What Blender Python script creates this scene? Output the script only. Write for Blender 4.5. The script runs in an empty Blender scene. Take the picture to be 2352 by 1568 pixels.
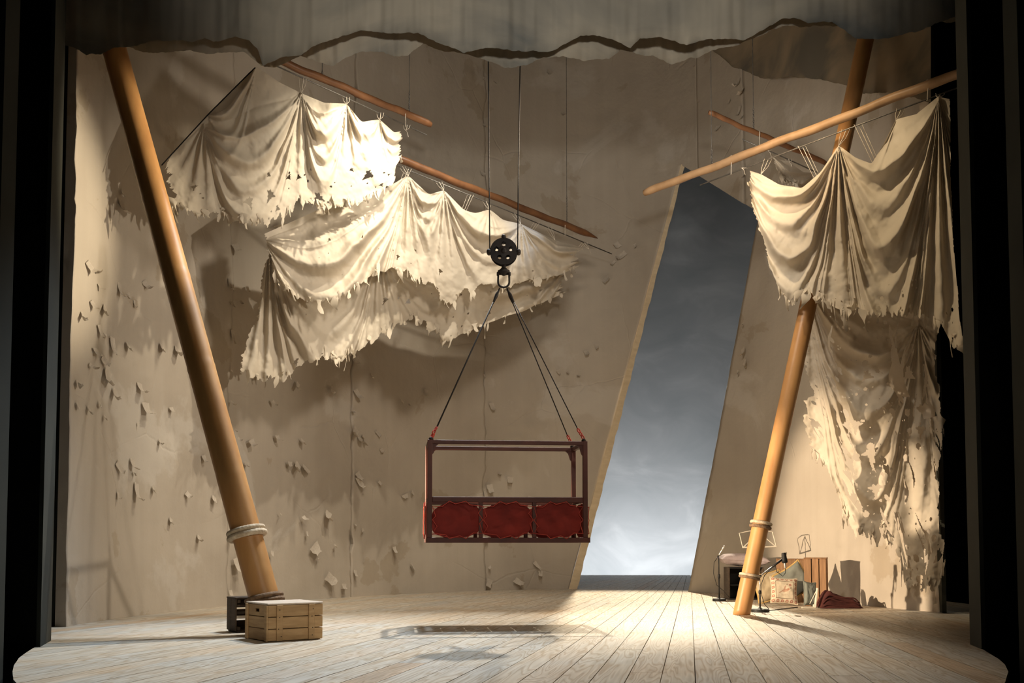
import bpy, math, random
import numpy as np
from mathutils import Vector, Matrix

random.seed(7)
RNG = np.random.default_rng(7)
scene = bpy.context.scene
COL = scene.collection

# ------------------------------------------------------------------ camera
F, CX, CY, TH, CH = 2400.0, 1176.0, 1120.0, math.radians(3.1), 0.775
cam_data = bpy.data.cameras.new('camera')
cam_data.sensor_width = 36.0
cam_data.lens = 36.0 * F / 2352.0
cam_data.shift_y = (CY - 784.0) / 2352.0
cam_data.clip_end = 200
cam = bpy.data.objects.new('camera', cam_data)
cam.location = (0, 0, CH)
cam.rotation_euler = (math.pi / 2 + TH, 0, 0)
COL.objects.link(cam)
scene.camera = cam

# ------------------------------------------------------------------ world and exposure
world = bpy.data.worlds.new('dark_theatre')
scene.world = world
world.use_nodes = True
world.node_tree.nodes['Background'].inputs[0].default_value = (0.9, 1.0, 0.85, 1)
world.node_tree.nodes['Background'].inputs[1].default_value = 0.006
scene.view_settings.view_transform = 'Standard'
scene.view_settings.look = 'None'
scene.view_settings.gamma = 1.0
scene.view_settings.use_curve_mapping = False
scene.view_settings.exposure = 0.0

# ------------------------------------------------------------------ stage lights and an added fill
def spot(name, pos, target, power, color, angle, blend=0.3, radius=0.08):
    d = bpy.data.lights.new(name, 'SPOT')
    d.energy = power; d.color = color
    d.spot_size = math.radians(angle); d.spot_blend = blend
    d.shadow_soft_size = radius
    o = bpy.data.objects.new(name, d)
    o.location = pos
    o.rotation_euler = (Vector(target) - Vector(pos)).to_track_quat('-Z', 'Y').to_euler()
    COL.objects.link(o)
    return o

WARM = (1.0, 0.80, 0.55)
WARM2 = (1.0, 0.70, 0.40)
COOL = (0.80, 0.90, 1.0)
spot('door_backlight', (3.9, 22.5, 9.2), (1.55, 14.0, 0.0), 11500, (1.0, 0.86, 0.64), 34, 0.7, 0.12)
spot('basket_toplight', (0.2, 12.7, 7.3), (-0.6, 8.5, 0.0), 2200, (1.0, 0.93, 0.82), 56, 0.7, 0.05)
spot('sail_spot', (-0.75, 11.5, 6.4), (-1.85, 12.3, 5.0), 520, (1.0, 0.88, 0.68), 85, 0.9, 0.04)
spot('lower_sail_light', (0.5, 12.7, 7.0), (-1.0, 13.9, 4.2), 560, (1.0, 0.90, 0.74), 80, 0.8, 0.04)
spot('left_wing_light', (-4.95, 8.95, 1.5), (4.3, 13.4, 0.85), 7000, (1.0, 0.78, 0.54), 24, 0.5, 0.06)
spot('right_wing_light', (4.9, 9.3, 3.7), (-3.8, 11.6, 2.2), 800, (1.0, 0.88, 0.72), 46, 0.6, 0.06)
spot('house_wash', (0.9, 0.0, 4.0), (1.0, 12.5, 0.5), 900, (1.0, 0.86, 0.70), 38, 0.7, 0.2)
spot('border_fill', (0.4, 0.0, 2.4), (0.3, 8.7, 5.7), 1500, (1.0, 0.95, 0.87), 42, 1.0, 0.2)  # added fill lamp, invented to brighten the front border
spot('wall_wash', (0.9, 9.9, 5.4), (0.0, 17.0, 3.0), 420, (1.0, 0.88, 0.74), 150, 0.6, 0.25)
spot('right_sail_light', (1.6, 10.0, 6.6), (4.0, 11.4, 3.8), 360, (1.0, 0.78, 0.50), 60, 0.7, 0.04)
spot('left_pole_light', (2.4, 10.1, 5.2), (-3.2, 9.6, 4.1), 2300, (1.0, 0.84, 0.60), 26, 0.8, 0.06)
spot('crate_special', (2.4, 0.0, 4.0), (-1.95, 8.7, 0.25), 700, (1.0, 0.86, 0.66), 15, 0.8, 0.08)
spot('right_pole_light', (-1.0, 10.4, 5.6), (4.1, 11.9, 4.9), 700, WARM2, 24, 0.8, 0.06)
spot('cool_floor_wash', (-0.6, 11.2, 7.0), (-2.3, 8.2, 0.0), 1800, (0.72, 0.86, 1.0), 50, 0.7, 0.3)
spot('cool_edge_light', (2.6, 13.2, 6.6), (0.05, 15.0, 5.2), 260, (0.62, 0.76, 1.0), 16, 0.9, 0.04)
ad = bpy.data.lights.new('sky_groundrow', 'AREA')
ad.shape = 'RECTANGLE'; ad.size = 9.0; ad.size_y = 0.4
ad.energy = 430; ad.color = (0.97, 0.985, 1.0)
ao = bpy.data.objects.new('sky_groundrow', ad)
ao.location = (3.4, 26.95, -0.9)
ao.rotation_euler = Vector((0, 1.0, 0.9)).to_track_quat('-Z', 'Y').to_euler()
COL.objects.link(ao)

# ------------------------------------------------------------------ projection helpers (photo pixel -> place)
CAM = np.array([0.0, 0.0, CH])
def ray(px, py):
    a = (px - CX) / F; b = -(py - CY) / F
    return np.array([a, math.cos(TH) - b * math.sin(TH), math.sin(TH) + b * math.cos(TH)])
def at_y(px, py, Y):
    d = ray(px, py); return CAM + d * (Y / d[1])
def on_floor(px, py, z=0.0):
    d = ray(px, py); return CAM + d * ((z - CH) / d[2])
def on_plane(px, py, A, B):
    d = ray(px, py)
    n = np.array([-(B[1] - A[1]), B[0] - A[0], 0.0])
    t = n.dot(np.array([A[0], A[1], 0.0])) / n.dot(d)
    return CAM + d * t

# ------------------------------------------------------------------ noise
_T = np.random.default_rng(11).random((64, 64))
def vnoise(x, y, seed=0):
    x = np.asarray(x, float) + seed * 17.31; y = np.asarray(y, float) + seed * 9.77
    xi = np.floor(x).astype(int); yi = np.floor(y).astype(int)
    fx = x - xi; fy = y - yi
    fx = fx * fx * (3 - 2 * fx); fy = fy * fy * (3 - 2 * fy)
    g = lambda i, j: _T[(xi + i) % 64, (yi + j) % 64]
    return (g(0, 0) * (1 - fx) + g(1, 0) * fx) * (1 - fy) + (g(0, 1) * (1 - fx) + g(1, 1) * fx) * fy
def fbm(x, y, seed=0, octv=4):
    s = 0; a = 0.5; t = 0
    for o in range(octv):
        s = s + a * vnoise(np.asarray(x) * 2 ** o, np.asarray(y) * 2 ** o, seed + o); t += a; a *= 0.5
    return s / t

# ------------------------------------------------------------------ mesh helpers
class MB:
    def __init__(s): s.v = []; s.f = []
    def add(s, vs, fs):
        b = len(s.v); s.v += [tuple(map(float, p)) for p in vs]; s.f += [tuple(b + i for i in f) for f in fs]
        return s
    def box(s, c, size, R=None, taper=None):
        hx, hy, hz = [q / 2 for q in size]
        vs = [Vector((x, y, z)) for z in (-hz, hz) for y in (-hy, hy) for x in (-hx, hx)]
        if R is not None: vs = [R @ q for q in vs]
        c = Vector(c)
        return s.add([q + c for q in vs], [(0, 2, 3, 1), (4, 5, 7, 6), (0, 1, 5, 4), (2, 6, 7, 3), (0, 4, 6, 2), (1, 3, 7, 5)])
    def bbox(s, c, size, R=None, bev=0.004):
        # box with chamfered edges
        hx, hy, hz = [q / 2 for q in size]
        bev = min(bev, hx * .9, hy * .9, hz * .9)
        vs = []; idx = {}
        for sx in (-1, 1):
            for sy in (-1, 1):
                for sz in (-1, 1):
                    for a in range(3):
                        p = [sx * (hx - bev), sy * (hy - bev), sz * (hz - bev)]
                        p[a] += (sx, sy, sz)[a] * bev
                        idx[(sx, sy, sz, a)] = len(vs); vs.append(Vector(p))
        fs = []
        q = (-1, 1)
        for a in range(3):
            b, c2 = [(1, 2), (0, 2), (0, 1)][a]
            for sg in q:
                loop = []
                for (u, w) in ((-1, -1), (1, -1), (1, 1), (-1, 1)):
                    k = [0, 0, 0]; k[a] = sg; k[b] = u; k[c2] = w
                    loop.append(idx[(k[0], k[1], k[2], a)])
                if (sg > 0) == (a == 1): loop.reverse()
                fs.append(tuple(loop))
        for a in range(3):
            b, c2 = [(1, 2), (0, 2), (0, 1)][a]
            for u in q:
                for w in q:
                    def key(t, ax):
                        k = [0, 0, 0]; k[a] = t; k[b] = u; k[c2] = w
                        return idx[(k[0], k[1], k[2], ax)]
                    fs.append((key(-1, b), key(1, b), key(1, c2), key(-1, c2)))
        for sx in q:
            for sy in q:
                for sz in q:
                    fs.append(tuple(idx[(sx, sy, sz, a)] for a in range(3)))
        if R is not None: vs = [R @ p for p in vs]
        c = Vector(c)
        return s.add([p + c for p in vs], fs)
    def tube(s, pts, r, seg=8, cap=True, closed=False):
        pts = [Vector(p) for p in pts]; n = len(pts)
        rs = r if hasattr(r, '__len__') else [r] * n
        vs = []; up = None
        for i, p in enumerate(pts):
            if closed: t = pts[(i + 1) % n] - pts[i - 1]
            else: t = pts[min(i + 1, n - 1)] - pts[max(i - 1, 0)]
            t.normalize()
            if up is None:
                up = Vector((0, 0, 1)) if abs(t.z) < .9 else Vector((1, 0, 0))
            a = t.cross(up); a.normalize(); b = a.cross(t); b.normalize(); up = b
            for k in range(seg):
                w = 2 * math.pi * k / seg
                vs.append(p + (a * math.cos(w) + b * math.sin(w)) * rs[i])
        fs = []
        m = n if closed else n - 1
        for i in range(m):
            for k in range(seg):
                j = (i + 1) % n
                fs.append((i * seg + k, i * seg + (k + 1) % seg, j * seg + (k + 1) % seg, j * seg + k))
        if cap and not closed:
            fs.append(tuple(range(seg - 1, -1, -1))); fs.append(tuple((n - 1) * seg + k for k in range(seg)))
        return s.add(vs, fs)
    def grid(s, P, mask=None):
        nv, nu = P.shape[:2]
        b = len(s.v)
        if mask is None: mask = np.ones((nv - 1, nu - 1), bool)
        used = np.zeros((nv, nu), bool)
        used[:-1, :-1] |= mask; used[1:, :-1] |= mask; used[:-1, 1:] |= mask; used[1:, 1:] |= mask
        ids = np.full((nv, nu), -1); ids[used] = np.arange(used.sum()) + b
        s.v += [tuple(p) for p in P[used].tolist()]
        jj, ii = np.nonzero(mask)
        q = np.stack([ids[jj, ii], ids[jj, ii + 1], ids[jj + 1, ii + 1], ids[jj + 1, ii]], 1)
        s.f += [tuple(r) for r in q.tolist()]
        return s
    def lathe(s, prof, seg=24, c=(0, 0, 0), R=None):
        vs = []; c = Vector(c)
        for (r, z) in prof:
            for k in range(seg):
                w = 2 * math.pi * k / seg
                p = Vector((r * math.cos(w), r * math.sin(w), z))
                if R is not None: p = R @ p
                vs.append(p + c)
        n = len(prof); fs = []
        for i in range(n - 1):
            for k in range(seg):
                fs.append((i * seg + k, i * seg + (k + 1) % seg, (i + 1) * seg + (k + 1) % seg, (i + 1) * seg + k))
        fs.append(tuple(range(seg - 1, -1, -1))); fs.append(tuple((n - 1) * seg + k for k in range(seg)))
        return s.add(vs, fs)
    def obj(s, name, mat, parent=None, smooth=False, origin=None):
        me = bpy.data.meshes.new(name)
        v = s.v
        if origin is not None:
            ox, oy, oz = origin; v = [(a - ox, b - oy, c - oz) for a, b, c in v]
        me.from_pydata(v, [], s.f); me.update()
        if mat: me.materials.append(mat)
        if smooth: me.polygons.foreach_set('use_smooth', [True] * len(me.polygons))
        o = bpy.data.objects.new(name, me)
        if origin is not None: o.location = origin
        COL.objects.link(o)
        if parent is not None:
            o.parent = parent
            if parent.location.length > 0 or any(parent.rotation_euler):
                pm = Matrix.LocRotScale(parent.location, parent.rotation_euler, None)
                o.matrix_parent_inverse = pm.inverted()
        return o

def empty(name, loc, label=None, cat=None, group=None):
    o = bpy.data.objects.new(name, None); o.location = tuple(loc); o.empty_display_size = 0.1
    COL.objects.link(o)
    if label: tag(o, label, cat, group)
    return o
def tag(o, label, cat, group=None):
    o['label'] = label; o['category'] = cat
    if group: o['group'] = group
    return o
def structure(o): o['kind'] = 'structure'; return o

# ------------------------------------------------------------------ materials
def new_mat(name):
    m = bpy.data.materials.new(name); m.use_nodes = True
    nt = m.node_tree; nt.nodes.clear()
    out = nt.nodes.new('ShaderNodeOutputMaterial')
    bs = nt.nodes.new('ShaderNodeBsdfPrincipled')
    nt.links.new(bs.outputs[0], out.inputs[0])
    return m, nt, bs, out
def nd(nt, t, **kw):
    n = nt.nodes.new(t)
    for k, v in kw.items(): setattr(n, k, v)
    return n
def noise_node(nt, vec, scale, detail=4, rough=.55, dist=0):
    n = nd(nt, 'ShaderNodeTexNoise'); n.inputs['Scale'].default_value = scale
    n.inputs['Detail'].default_value = detail; n.inputs['Roughness'].default_value = rough
    n.inputs['Distortion'].default_value = dist
    nt.links.new(vec, n.inputs['Vector']); return n.outputs[0]
def mapping(nt, vec, scale=(1, 1, 1), rot=(0, 0, 0)):
    n = nd(nt, 'ShaderNodeMapping'); n.inputs['Scale'].default_value = scale; n.inputs['Rotation'].default_value = rot
    nt.links.new(vec, n.inputs['Vector']); return n.outputs[0]
def ramp(nt, fac, stops):
    n = nd(nt, 'ShaderNodeValToRGB'); e = n.color_ramp.elements
    e[0].position = stops[0][0]; e[0].color = (*stops[0][1], 1)
    e[1].position = stops[-1][0]; e[1].color = (*stops[-1][1], 1)
    for p, c in stops[1:-1]:
        x = e.new(p); x.color = (*c, 1)
    nt.links.new(fac, n.inputs[0]); return n.outputs[0]
def mixc(nt, fac, a, b, mode='MIX'):
    n = nd(nt, 'ShaderNodeMix', data_type='RGBA', blend_type=mode)
    for sock, val in ((n.inputs[0], fac), (n.inputs[6], a), (n.inputs[7], b)):
        if isinstance(val, (int, float)): sock.default_value = val
        elif isinstance(val, tuple): sock.default_value = (*val, 1)
        else: nt.links.new(val, sock)
    return n.outputs[2]
def bump(nt, bs, h, strength, dist=.02):
    n = nd(nt, 'ShaderNodeBump'); n.inputs['Strength'].default_value = strength; n.inputs['Distance'].default_value = dist
    nt.links.new(h, n.inputs['Height']); nt.links.new(n.outputs[0], bs.inputs['Normal'])
def simple(name, c1, c2=None, scale=6, stretch=(1, 1, 1), rough=.7, bmp=.15, metal=0, transl=0, spec=.3, rand=0):
    m, nt, bs, out = new_mat(name)
    c2 = c2 or tuple(x * .75 for x in c1)
    tc = nd(nt, 'ShaderNodeTexCoord'); v = mapping(nt, tc.outputs['Object'], stretch)
    h = noise_node(nt, v, scale)
    c = ramp(nt, h, [(.3, c1), (.7, c2)])
    if rand:
        oi = nd(nt, 'ShaderNodeObjectInfo')
        k = ramp(nt, oi.outputs['Random'], [(0, (1 - rand,) * 3), (1, (1, 1, 1))])
        c = mixc(nt, 1.0, c, k, 'MULTIPLY')
    nt.links.new(c, bs.inputs['Base Color'])
    bs.inputs['Roughness'].default_value = rough; bs.inputs['Metallic'].default_value = metal
    bs.inputs['Specular IOR Level'].default_value = spec
    if bmp: bump(nt, bs, h, bmp)
    if transl:
        t = nd(nt, 'ShaderNodeBsdfTranslucent'); nt.links.new(c, t.inputs[0])
        mx = nd(nt, 'ShaderNodeMixShader'); mx.inputs[0].default_value = transl
        nt.links.new(bs.outputs[0], mx.inputs[1]); nt.links.new(t.outputs[0], mx.inputs[2])
        nt.links.new(mx.outputs[0], out.inputs[0])
    return m

def wall_material():
    m, nt, bs, out = new_mat('stained_paper_wall')
    tc = nd(nt, 'ShaderNodeTexCoord'); P = tc.outputs['Object']
    big = noise_node(nt, P, .45, 3, .5, .6)
    edge = noise_node(nt, P, .6, 9, .58, .3)
    streak = noise_node(nt, mapping(nt, P, (5, 5, .12)), 1.3, 5)
    c = ramp(nt, big, [(.35, (.48, .425, .355)), (.65, (.40, .35, .29))])
    st = ramp(nt, edge, [(.60, (1, 1, 1)), (.612, (.84, .80, .73))])
    c = mixc(nt, .75, c, st, 'MULTIPLY')
    sk = ramp(nt, streak, [(.35, (.94, .93, .91)), (.65, (1.02, 1.02, 1.01))])
    c = mixc(nt, .5, c, sk, 'MULTIPLY')
    wash = ramp(nt, noise_node(nt, P, .5, 6, .6, .5), [(.58, (0, 0, 0)), (.62, (1, 1, 1))])
    c = mixc(nt, wash, c, mixc(nt, .35, c, (.60, .57, .52)))
    nt.links.new(c, bs.inputs['Base Color']); bs.inputs['Roughness'].default_value = .6
    bs.inputs['Specular IOR Level'].default_value = .25
    h = noise_node(nt, P, 5, 7, .55)
    crk = nd(nt, 'ShaderNodeTexVoronoi', feature='DISTANCE_TO_EDGE'); crk.inputs['Scale'].default_value = .8
    wob = nd(nt, 'ShaderNodeMix', data_type='VECTOR'); wob.inputs[0].default_value = .12
    nn = nd(nt, 'ShaderNodeTexNoise'); nn.inputs['Scale'].default_value = 2.5; nn.inputs['Detail'].default_value = 5
    nt.links.new(P, nn.inputs['Vector']); nt.links.new(P, wob.inputs[4]); nt.links.new(nn.outputs[1], wob.inputs[5])
    nt.links.new(wob.outputs[1], crk.inputs['Vector'])
    cr = ramp(nt, crk.outputs[0], [(0, (0, 0, 0)), (.012, (1, 1, 1))])
    gate = ramp(nt, noise_node(nt, P, .7, 2), [(.5, (1, 1, 1)), (.58, (0, 0, 0))])
    hh = mixc(nt, 1, h, mixc(nt, 1, cr, gate, 'SCREEN'), 'MULTIPLY')
    bump(nt, bs, hh, .35, .03)
    return m

def floor_material():
    m, nt, bs, out = new_mat('whitewashed_pine_boards')
    tc = nd(nt, 'ShaderNodeTexCoord'); oi = nd(nt, 'ShaderNodeObjectInfo')
    off = nd(nt, 'ShaderNodeVectorMath', operation='SCALE'); off.inputs[0].default_value = (37, 91, 53)
    nt.links.new(oi.outputs['Random'], off.inputs['Scale'])
    ad_ = nd(nt, 'ShaderNodeVectorMath', operation='ADD')
    nt.links.new(tc.outputs['Object'], ad_.inputs[0]); nt.links.new(off.outputs[0], ad_.inputs[1])
    P = ad_.outputs[0]
    fine = noise_node(nt, mapping(nt, P, (40, 1.1, 1)), 1.0, 4)
    warp = mapping(nt, P, (7, .55, 1))
    f = noise_node(nt, warp, 1.0, 2, .45, .35)
    mul = nd(nt, 'ShaderNodeMath', operation='MULTIPLY'); mul.inputs[1].default_value = 14
    nt.links.new(f, mul.inputs[0])
    fr = nd(nt, 'ShaderNodeMath', operation='FRACT'); nt.links.new(mul.outputs[0], fr.inputs[0])
    c = ramp(nt, fr.outputs[0], [(0, (.58, .53, .45)), (.5, (.67, .63, .56)), (.85, (.46, .37, .26)), (1, (.58, .53, .45))])
    fk = ramp(nt, fine, [(.35, (.86, .84, .82)), (.65, (1.04, 1.03, 1.02))])
    c = mixc(nt, 1, c, fk, 'MULTIPLY')
    rk = ramp(nt, oi.outputs['Random'], [(0, (.90, .93, .95)), (.4, (1, .98, .94)), (.75, (1.0, .95, .88)), (.94, (.96, .94, .93)), (.955, (.95, .78, .62)), (1, (.97, .80, .64))])
    c = mixc(nt, 1, c, rk, 'MULTIPLY')
    tint = noise_node(nt, mapping(nt, nd_geo(nt), (.5, .9, 1)), 1.4, 3, .5, .4)
    tk = ramp(nt, tint, [(.3, (.90, .93, 1.0)), (.5, (1, 1, 1)), (.72, (1.0, .90, .80))])
    c = mixc(nt, .8, c, tk, 'MULTIPLY')
    nt.links.new(c, bs.inputs['Base Color']); bs.inputs['Roughness'].default_value = .48
    bs.inputs['Specular IOR Level'].default_value = .35
    bump(nt, bs, fine, .12, .004)
    return m
def nd_geo(nt):
    return nd(nt, 'ShaderNodeNewGeometry').outputs['Position']

def border_material(name='cloud_painted_gauze', tint=(1.0, .96, .89)):
    m, nt, bs, out = new_mat(name)
    tc = nd(nt, 'ShaderNodeTexCoord'); P = tc.outputs['Object']
    a = noise_node(nt, mapping(nt, P, (.8, .8, 1.3)), 1.1, 5, .5, .6)
    s = noise_node(nt, mapping(nt, P, (3.2, 1, .12)), 1.0, 3)
    c = ramp(nt, a, [(.35, (.20, .215, .22)), (.47, (.36, .345, .31)), (.66, (.52, .48, .41))])
    k = ramp(nt, s, [(.3, (.80, .79, .77)), (.65, (1.05, 1.03, 1.0))])
    c = mixc(nt, .8, c, k, 'MULTIPLY')
    c = mixc(nt, 1, c, tint, 'MULTIPLY')
    nt.links.new(c, bs.inputs['Base Color']); bs.inputs['Roughness'].default_value = .85
    t = nd(nt, 'ShaderNodeBsdfTranslucent'); nt.links.new(c, t.inputs[0])
    mx = nd(nt, 'ShaderNodeMixShader'); mx.inputs[0].default_value = .05
    nt.links.new(bs.outputs[0], mx.inputs[1]); nt.links.new(t.outputs[0], mx.inputs[2])
    nt.links.new(mx.outputs[0], out.inputs[0])
    return m

def sky_material():
    m, nt, bs, out = new_mat('painted_cloud_sky')
    tc = nd(nt, 'ShaderNodeTexCoord'); P = tc.outputs['Object']
    a = noise_node(nt, mapping(nt, P, (.45, 1, .75), (0, .5, 0)), 1.0, 5, .55, .8)
    c = ramp(nt, a, [(.35, (.36, .385, .40)), (.52, (.42, .44, .455)), (.75, (.58, .60, .61))])
    nt.links.new(c, bs.inputs['Base Color']); bs.inputs['Roughness'].default_value = .9
    return m

def sail_material():
    m, nt, bs, out = new_mat('cream_sailcloth')
    tc = nd(nt, 'ShaderNodeTexCoord'); P = tc.outputs['Object']
    a = noise_node(nt, P, 1.3, 4, .55, .3)
    c = ramp(nt, a, [(.3, (.66, .59, .48)), (.7, (.56, .49, .39))])
    nt.links.new(c, bs.inputs['Base Color']); bs.inputs['Roughness'].default_value = .7
    bs.inputs['Specular IOR Level'].default_value = .2
    bump(nt, bs, noise_node(nt, P, 9, 5), .12, .02)
    t = nd(nt, 'ShaderNodeBsdfTranslucent'); nt.links.new(c, t.inputs[0])
    mx = nd(nt, 'ShaderNodeMixShader'); mx.inputs[0].default_value = .22
    nt.links.new(bs.outputs[0], mx.inputs[1]); nt.links.new(t.outputs[0], mx.inputs[2])
    nt.links.new(mx.outputs[0], out.inputs[0])
    return m

MAT = dict(
    wall=wall_material(), floor=floor_material(), border=border_material(), border_brown=border_material('brown_painted_gauze', (.60, .50, .38)), sky=sky_material(), sail=sail_material(),
    black=simple('black_masking', (.006, .006, .006), (.004, .004, .004), rough=.95, bmp=0, spec=.05),
    leg=simple('grey_green_portal', (.045, .047, .038), (.032, .034, .028), 2, rough=.85),
    leg2=simple('dark_portal', (.035, .037, .030), (.025, .027, .022), 2, rough=.9),
    slab=simple('stage_edge_wood', (.30, .19, .10), (.2, .13, .07), 4),
    pole=simple('orange_bamboo', (.52, .28, .105), (.38, .185, .065), 2.2, (3, 3, .8), rough=.42, bmp=.06, spec=.4),
    spar=simple('varnished_spar', (.22, .10, .042), (.12, .052, .024), 4, (1, 1, 1), rough=.4, bmp=.1, spec=.45),
    lit_spar=simple('lit_spar', (.46, .29, .16), (.30, .18, .09), 4, rough=.45, bmp=.1),  # tan copy of the spar wood, bright light put into its colour
    rope=simple('pale_rope', (.62, .52, .38), (.40, .30, .20), 30, rough=.85),
    darkrope=simple('brown_rope', (.26, .17, .10), (.13, .08, .05), 30, rough=.85),
    wire=simple('steel_wire', (.22, .21, .19), (.12, .11, .1), 20, rough=.45, bmp=0, metal=.6),
    darkwire=simple('dark_cable', (.012, .009, .008), (.008, .006, .005), 20, rough=.6, bmp=0),
    cord=simple('cotton_cord', (.70, .64, .54), (.55, .48, .38), 20, rough=.85, bmp=0),
    iron=simple('blackened_iron', (.022, .016, .013), (.012, .009, .008), 12, rough=.6, metal=.2),
    red_frame=simple('dark_red_brown_frame', (.085, .024, .016), (.05, .015, .011), 6, rough=.55),
    red_cloth=simple('deep_red_canvas', (.20, .020, .013), (.12, .012, .009), 5, rough=.8, bmp=.3, transl=.12),
    red_cord=simple('red_cord', (.42, .055, .035), (.32, .04, .03), 20, rough=.8, bmp=0),
    crate=simple('pale_crate_pine', (.60, .40, .21), (.46, .29, .14), 3, (2, 2, 14), rough=.7, rand=.2),
    crate_dark=simple('dark_crate_wood', (.10, .070, .045), (.06, .042, .03), 4, (2, 2, 10), rough=.75, rand=.3),
    crate_brown=simple('brown_crate_wood', (.36, .20, .10), (.22, .12, .06), 4, (10, 10, 1), rough=.75, rand=.3),
    nail=simple('dark_nail', (.05, .035, .025), rough=.6, bmp=0),
    mauve=simple('mauve_cushion_fabric', (.46, .38, .38), (.34, .28, .28), 14, rough=.9, bmp=.3),
    grey_fab=simple('grey_green_fabric', (.20, .21, .18), (.13, .14, .12), 8, rough=.9, bmp=.3),
    beige_fab=simple('beige_fabric', (.42, .34, .22), (.30, .23, .14), 8, rough=.9, bmp=.3),
    gold=simple('gold_braid', (.50, .33, .12), (.36, .23, .08), 20, rough=.7),
    maroon=simple('maroon_cloth', (.085, .022, .017), (.05, .013, .011), 7, rough=.9, bmp=.4),
    metal=simple('chrome', (.62, .60, .56), (.5, .48, .45), 12, rough=.3, bmp=0, metal=.7),
    white_metal=simple('pale_enamel', (.68, .62, .52), (.58, .52, .42), 12, rough=.5, bmp=0),
    rubber=simple('black_rubber', (.014, .013, .012), (.01, .01, .01), 12, rough=.55, bmp=0),
)

# ================================================================== STRUCTURE
# ---- curved back wall in plan: depth as a smooth function of the bearing r = X / Y
_base = [(149, 1437.5), (260, 1420), (515, 1392), (739, 1374), (850, 1367), (1103, 1357), (1302, 1352), (1440, 1353),
         (1582, 1358), (1660, 1364), (1840, 1377), (1973, 1388.6), (2115, 1402.7)]
_bp = np.array([on_floor(*p) for p in _base])
_wr = _bp[:, 0] / _bp[:, 1]
_wc = np.polyfit(_wr, 1.0 / _bp[:, 1], 5)
def Yw(r): return 1.0 / np.polyval(_wc, r)
def on_wall(px, py, off=0.0):
    d = ray(px, py); r = d[0] / d[1]; p = CAM + d * (Yw(r) / d[1])
    if off:
        p = p + wall_normal(r) * off
    return p
def r_of(px, py): d = ray(px, py); return d[0] / d[1]
def wall_tangent(r):
    e = 1e-3; a = np.array([r * Yw(r), Yw(r), 0]); b = np.array([(r + e) * Yw(r + e), Yw(r + e), 0])
    t = b - a; return t / np.linalg.norm(t)
def wall_normal(r):
    t = wall_tangent(r); return np.array([t[1], -t[0], 0.0])     # towards the stage

def line_rz(p0, p1, n=60):
    pts = np.array([on_wall(p0[0] + (p1[0] - p0[0]) * k, p0[1] + (p1[1] - p0[1]) * k) for k in np.linspace(0, 1, n)])
    return pts[:, 0] / pts[:, 1], pts[:, 2]
rL, zL = line_rz((1306, 1353), (1564, 378)); zL[0] = 0
rR, zR = line_rz((1581, 1358), (1743, 488)); zR[0] = 0
rT, zT = line_rz((1564, 378), (1743, 488))
ZTL, ZTR = zL[-1], zR[-1]
EL = lambda z: np.interp(z, zL, rL)
ER = lambda z: np.interp(z, zR, rR)
ZW = 11.0

def wall_patch(name, rlo, rhi, zlo, zhi, parent, nu, nv, seed, off=0.0, by_r=False, jag=(0, 0), back=.06):
    a = np.linspace(0, 1, nu)[None, :]; b = np.linspace(0, 1, nv)[:, None]
    if by_r:
        r = rlo + (rhi - rlo) * a + 0 * b
        z0 = zlo(r) if callable(zlo) else zlo
        z = z0 + (zhi - z0) * b
    else:
        z = zlo + (zhi - zlo) * b + 0 * a
        lo = rlo(z) if callable(rlo) else rlo + 0 * z
        hi = rhi(z) if callable(rhi) else rhi + 0 * z
        lo = lo + jag[0] * (fbm(z * 3, z * 0, seed, 5) - .5) * (1 - a) ** 3
        hi = hi + jag[1] * (fbm(z * 3, z * 0, seed + 5, 5) - .5) * a ** 3
        r = lo + (hi - lo) * a
    Y = Yw(r)
    X = r * Y
    e = 1e-3
    tx = (r + e) * Yw(r + e) - X; ty = Yw(r + e) - Y; L = np.hypot(tx, ty)
    nx, ny = ty / L, -tx / L
    s = np.arctan2(X, Y) * 14
    d = off + .05 * (fbm(s * .8, z * .7, 3, 4) - .5) + .016 * (fbm(s * 4, z * 4, 9, 3) - .5)
    # a few blistered, crumpled patches
    m = np.clip((fbm(s * 1.1, z * 1.1, 21, 3) - .55) * 6, 0, 1)
    d = d + m * .035 * np.abs(fbm(s * 6, z * 5, 31, 3) - .5) * 2
    P = np.stack([X + nx * d, Y + ny * d, z], -1)
    B = np.stack([X - nx * back, Y - ny * back, z], -1)
    mb = MB(); mb.grid(P)
    n0 = len(mb.v)
    mb.grid(B)
    w = nu
    for k in range(nv - 1):
        mb.f.append((k * w, (k + 1) * w, n0 + (k + 1) * w, n0 + k * w))
        mb.f.append((k * w + w - 1, n0 + k * w + w - 1, n0 + (k + 1) * w + w - 1, (k + 1) * w + w - 1))
    o = mb.obj(name, MAT['wall'], parent, smooth=False)
    flags = [True] * ((nu - 1) * (nv - 1)) + [False] * (len(o.data.polygons) - (nu - 1) * (nv - 1))
    o.data.polygons.foreach_set('use_smooth', flags)
    return o

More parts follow.
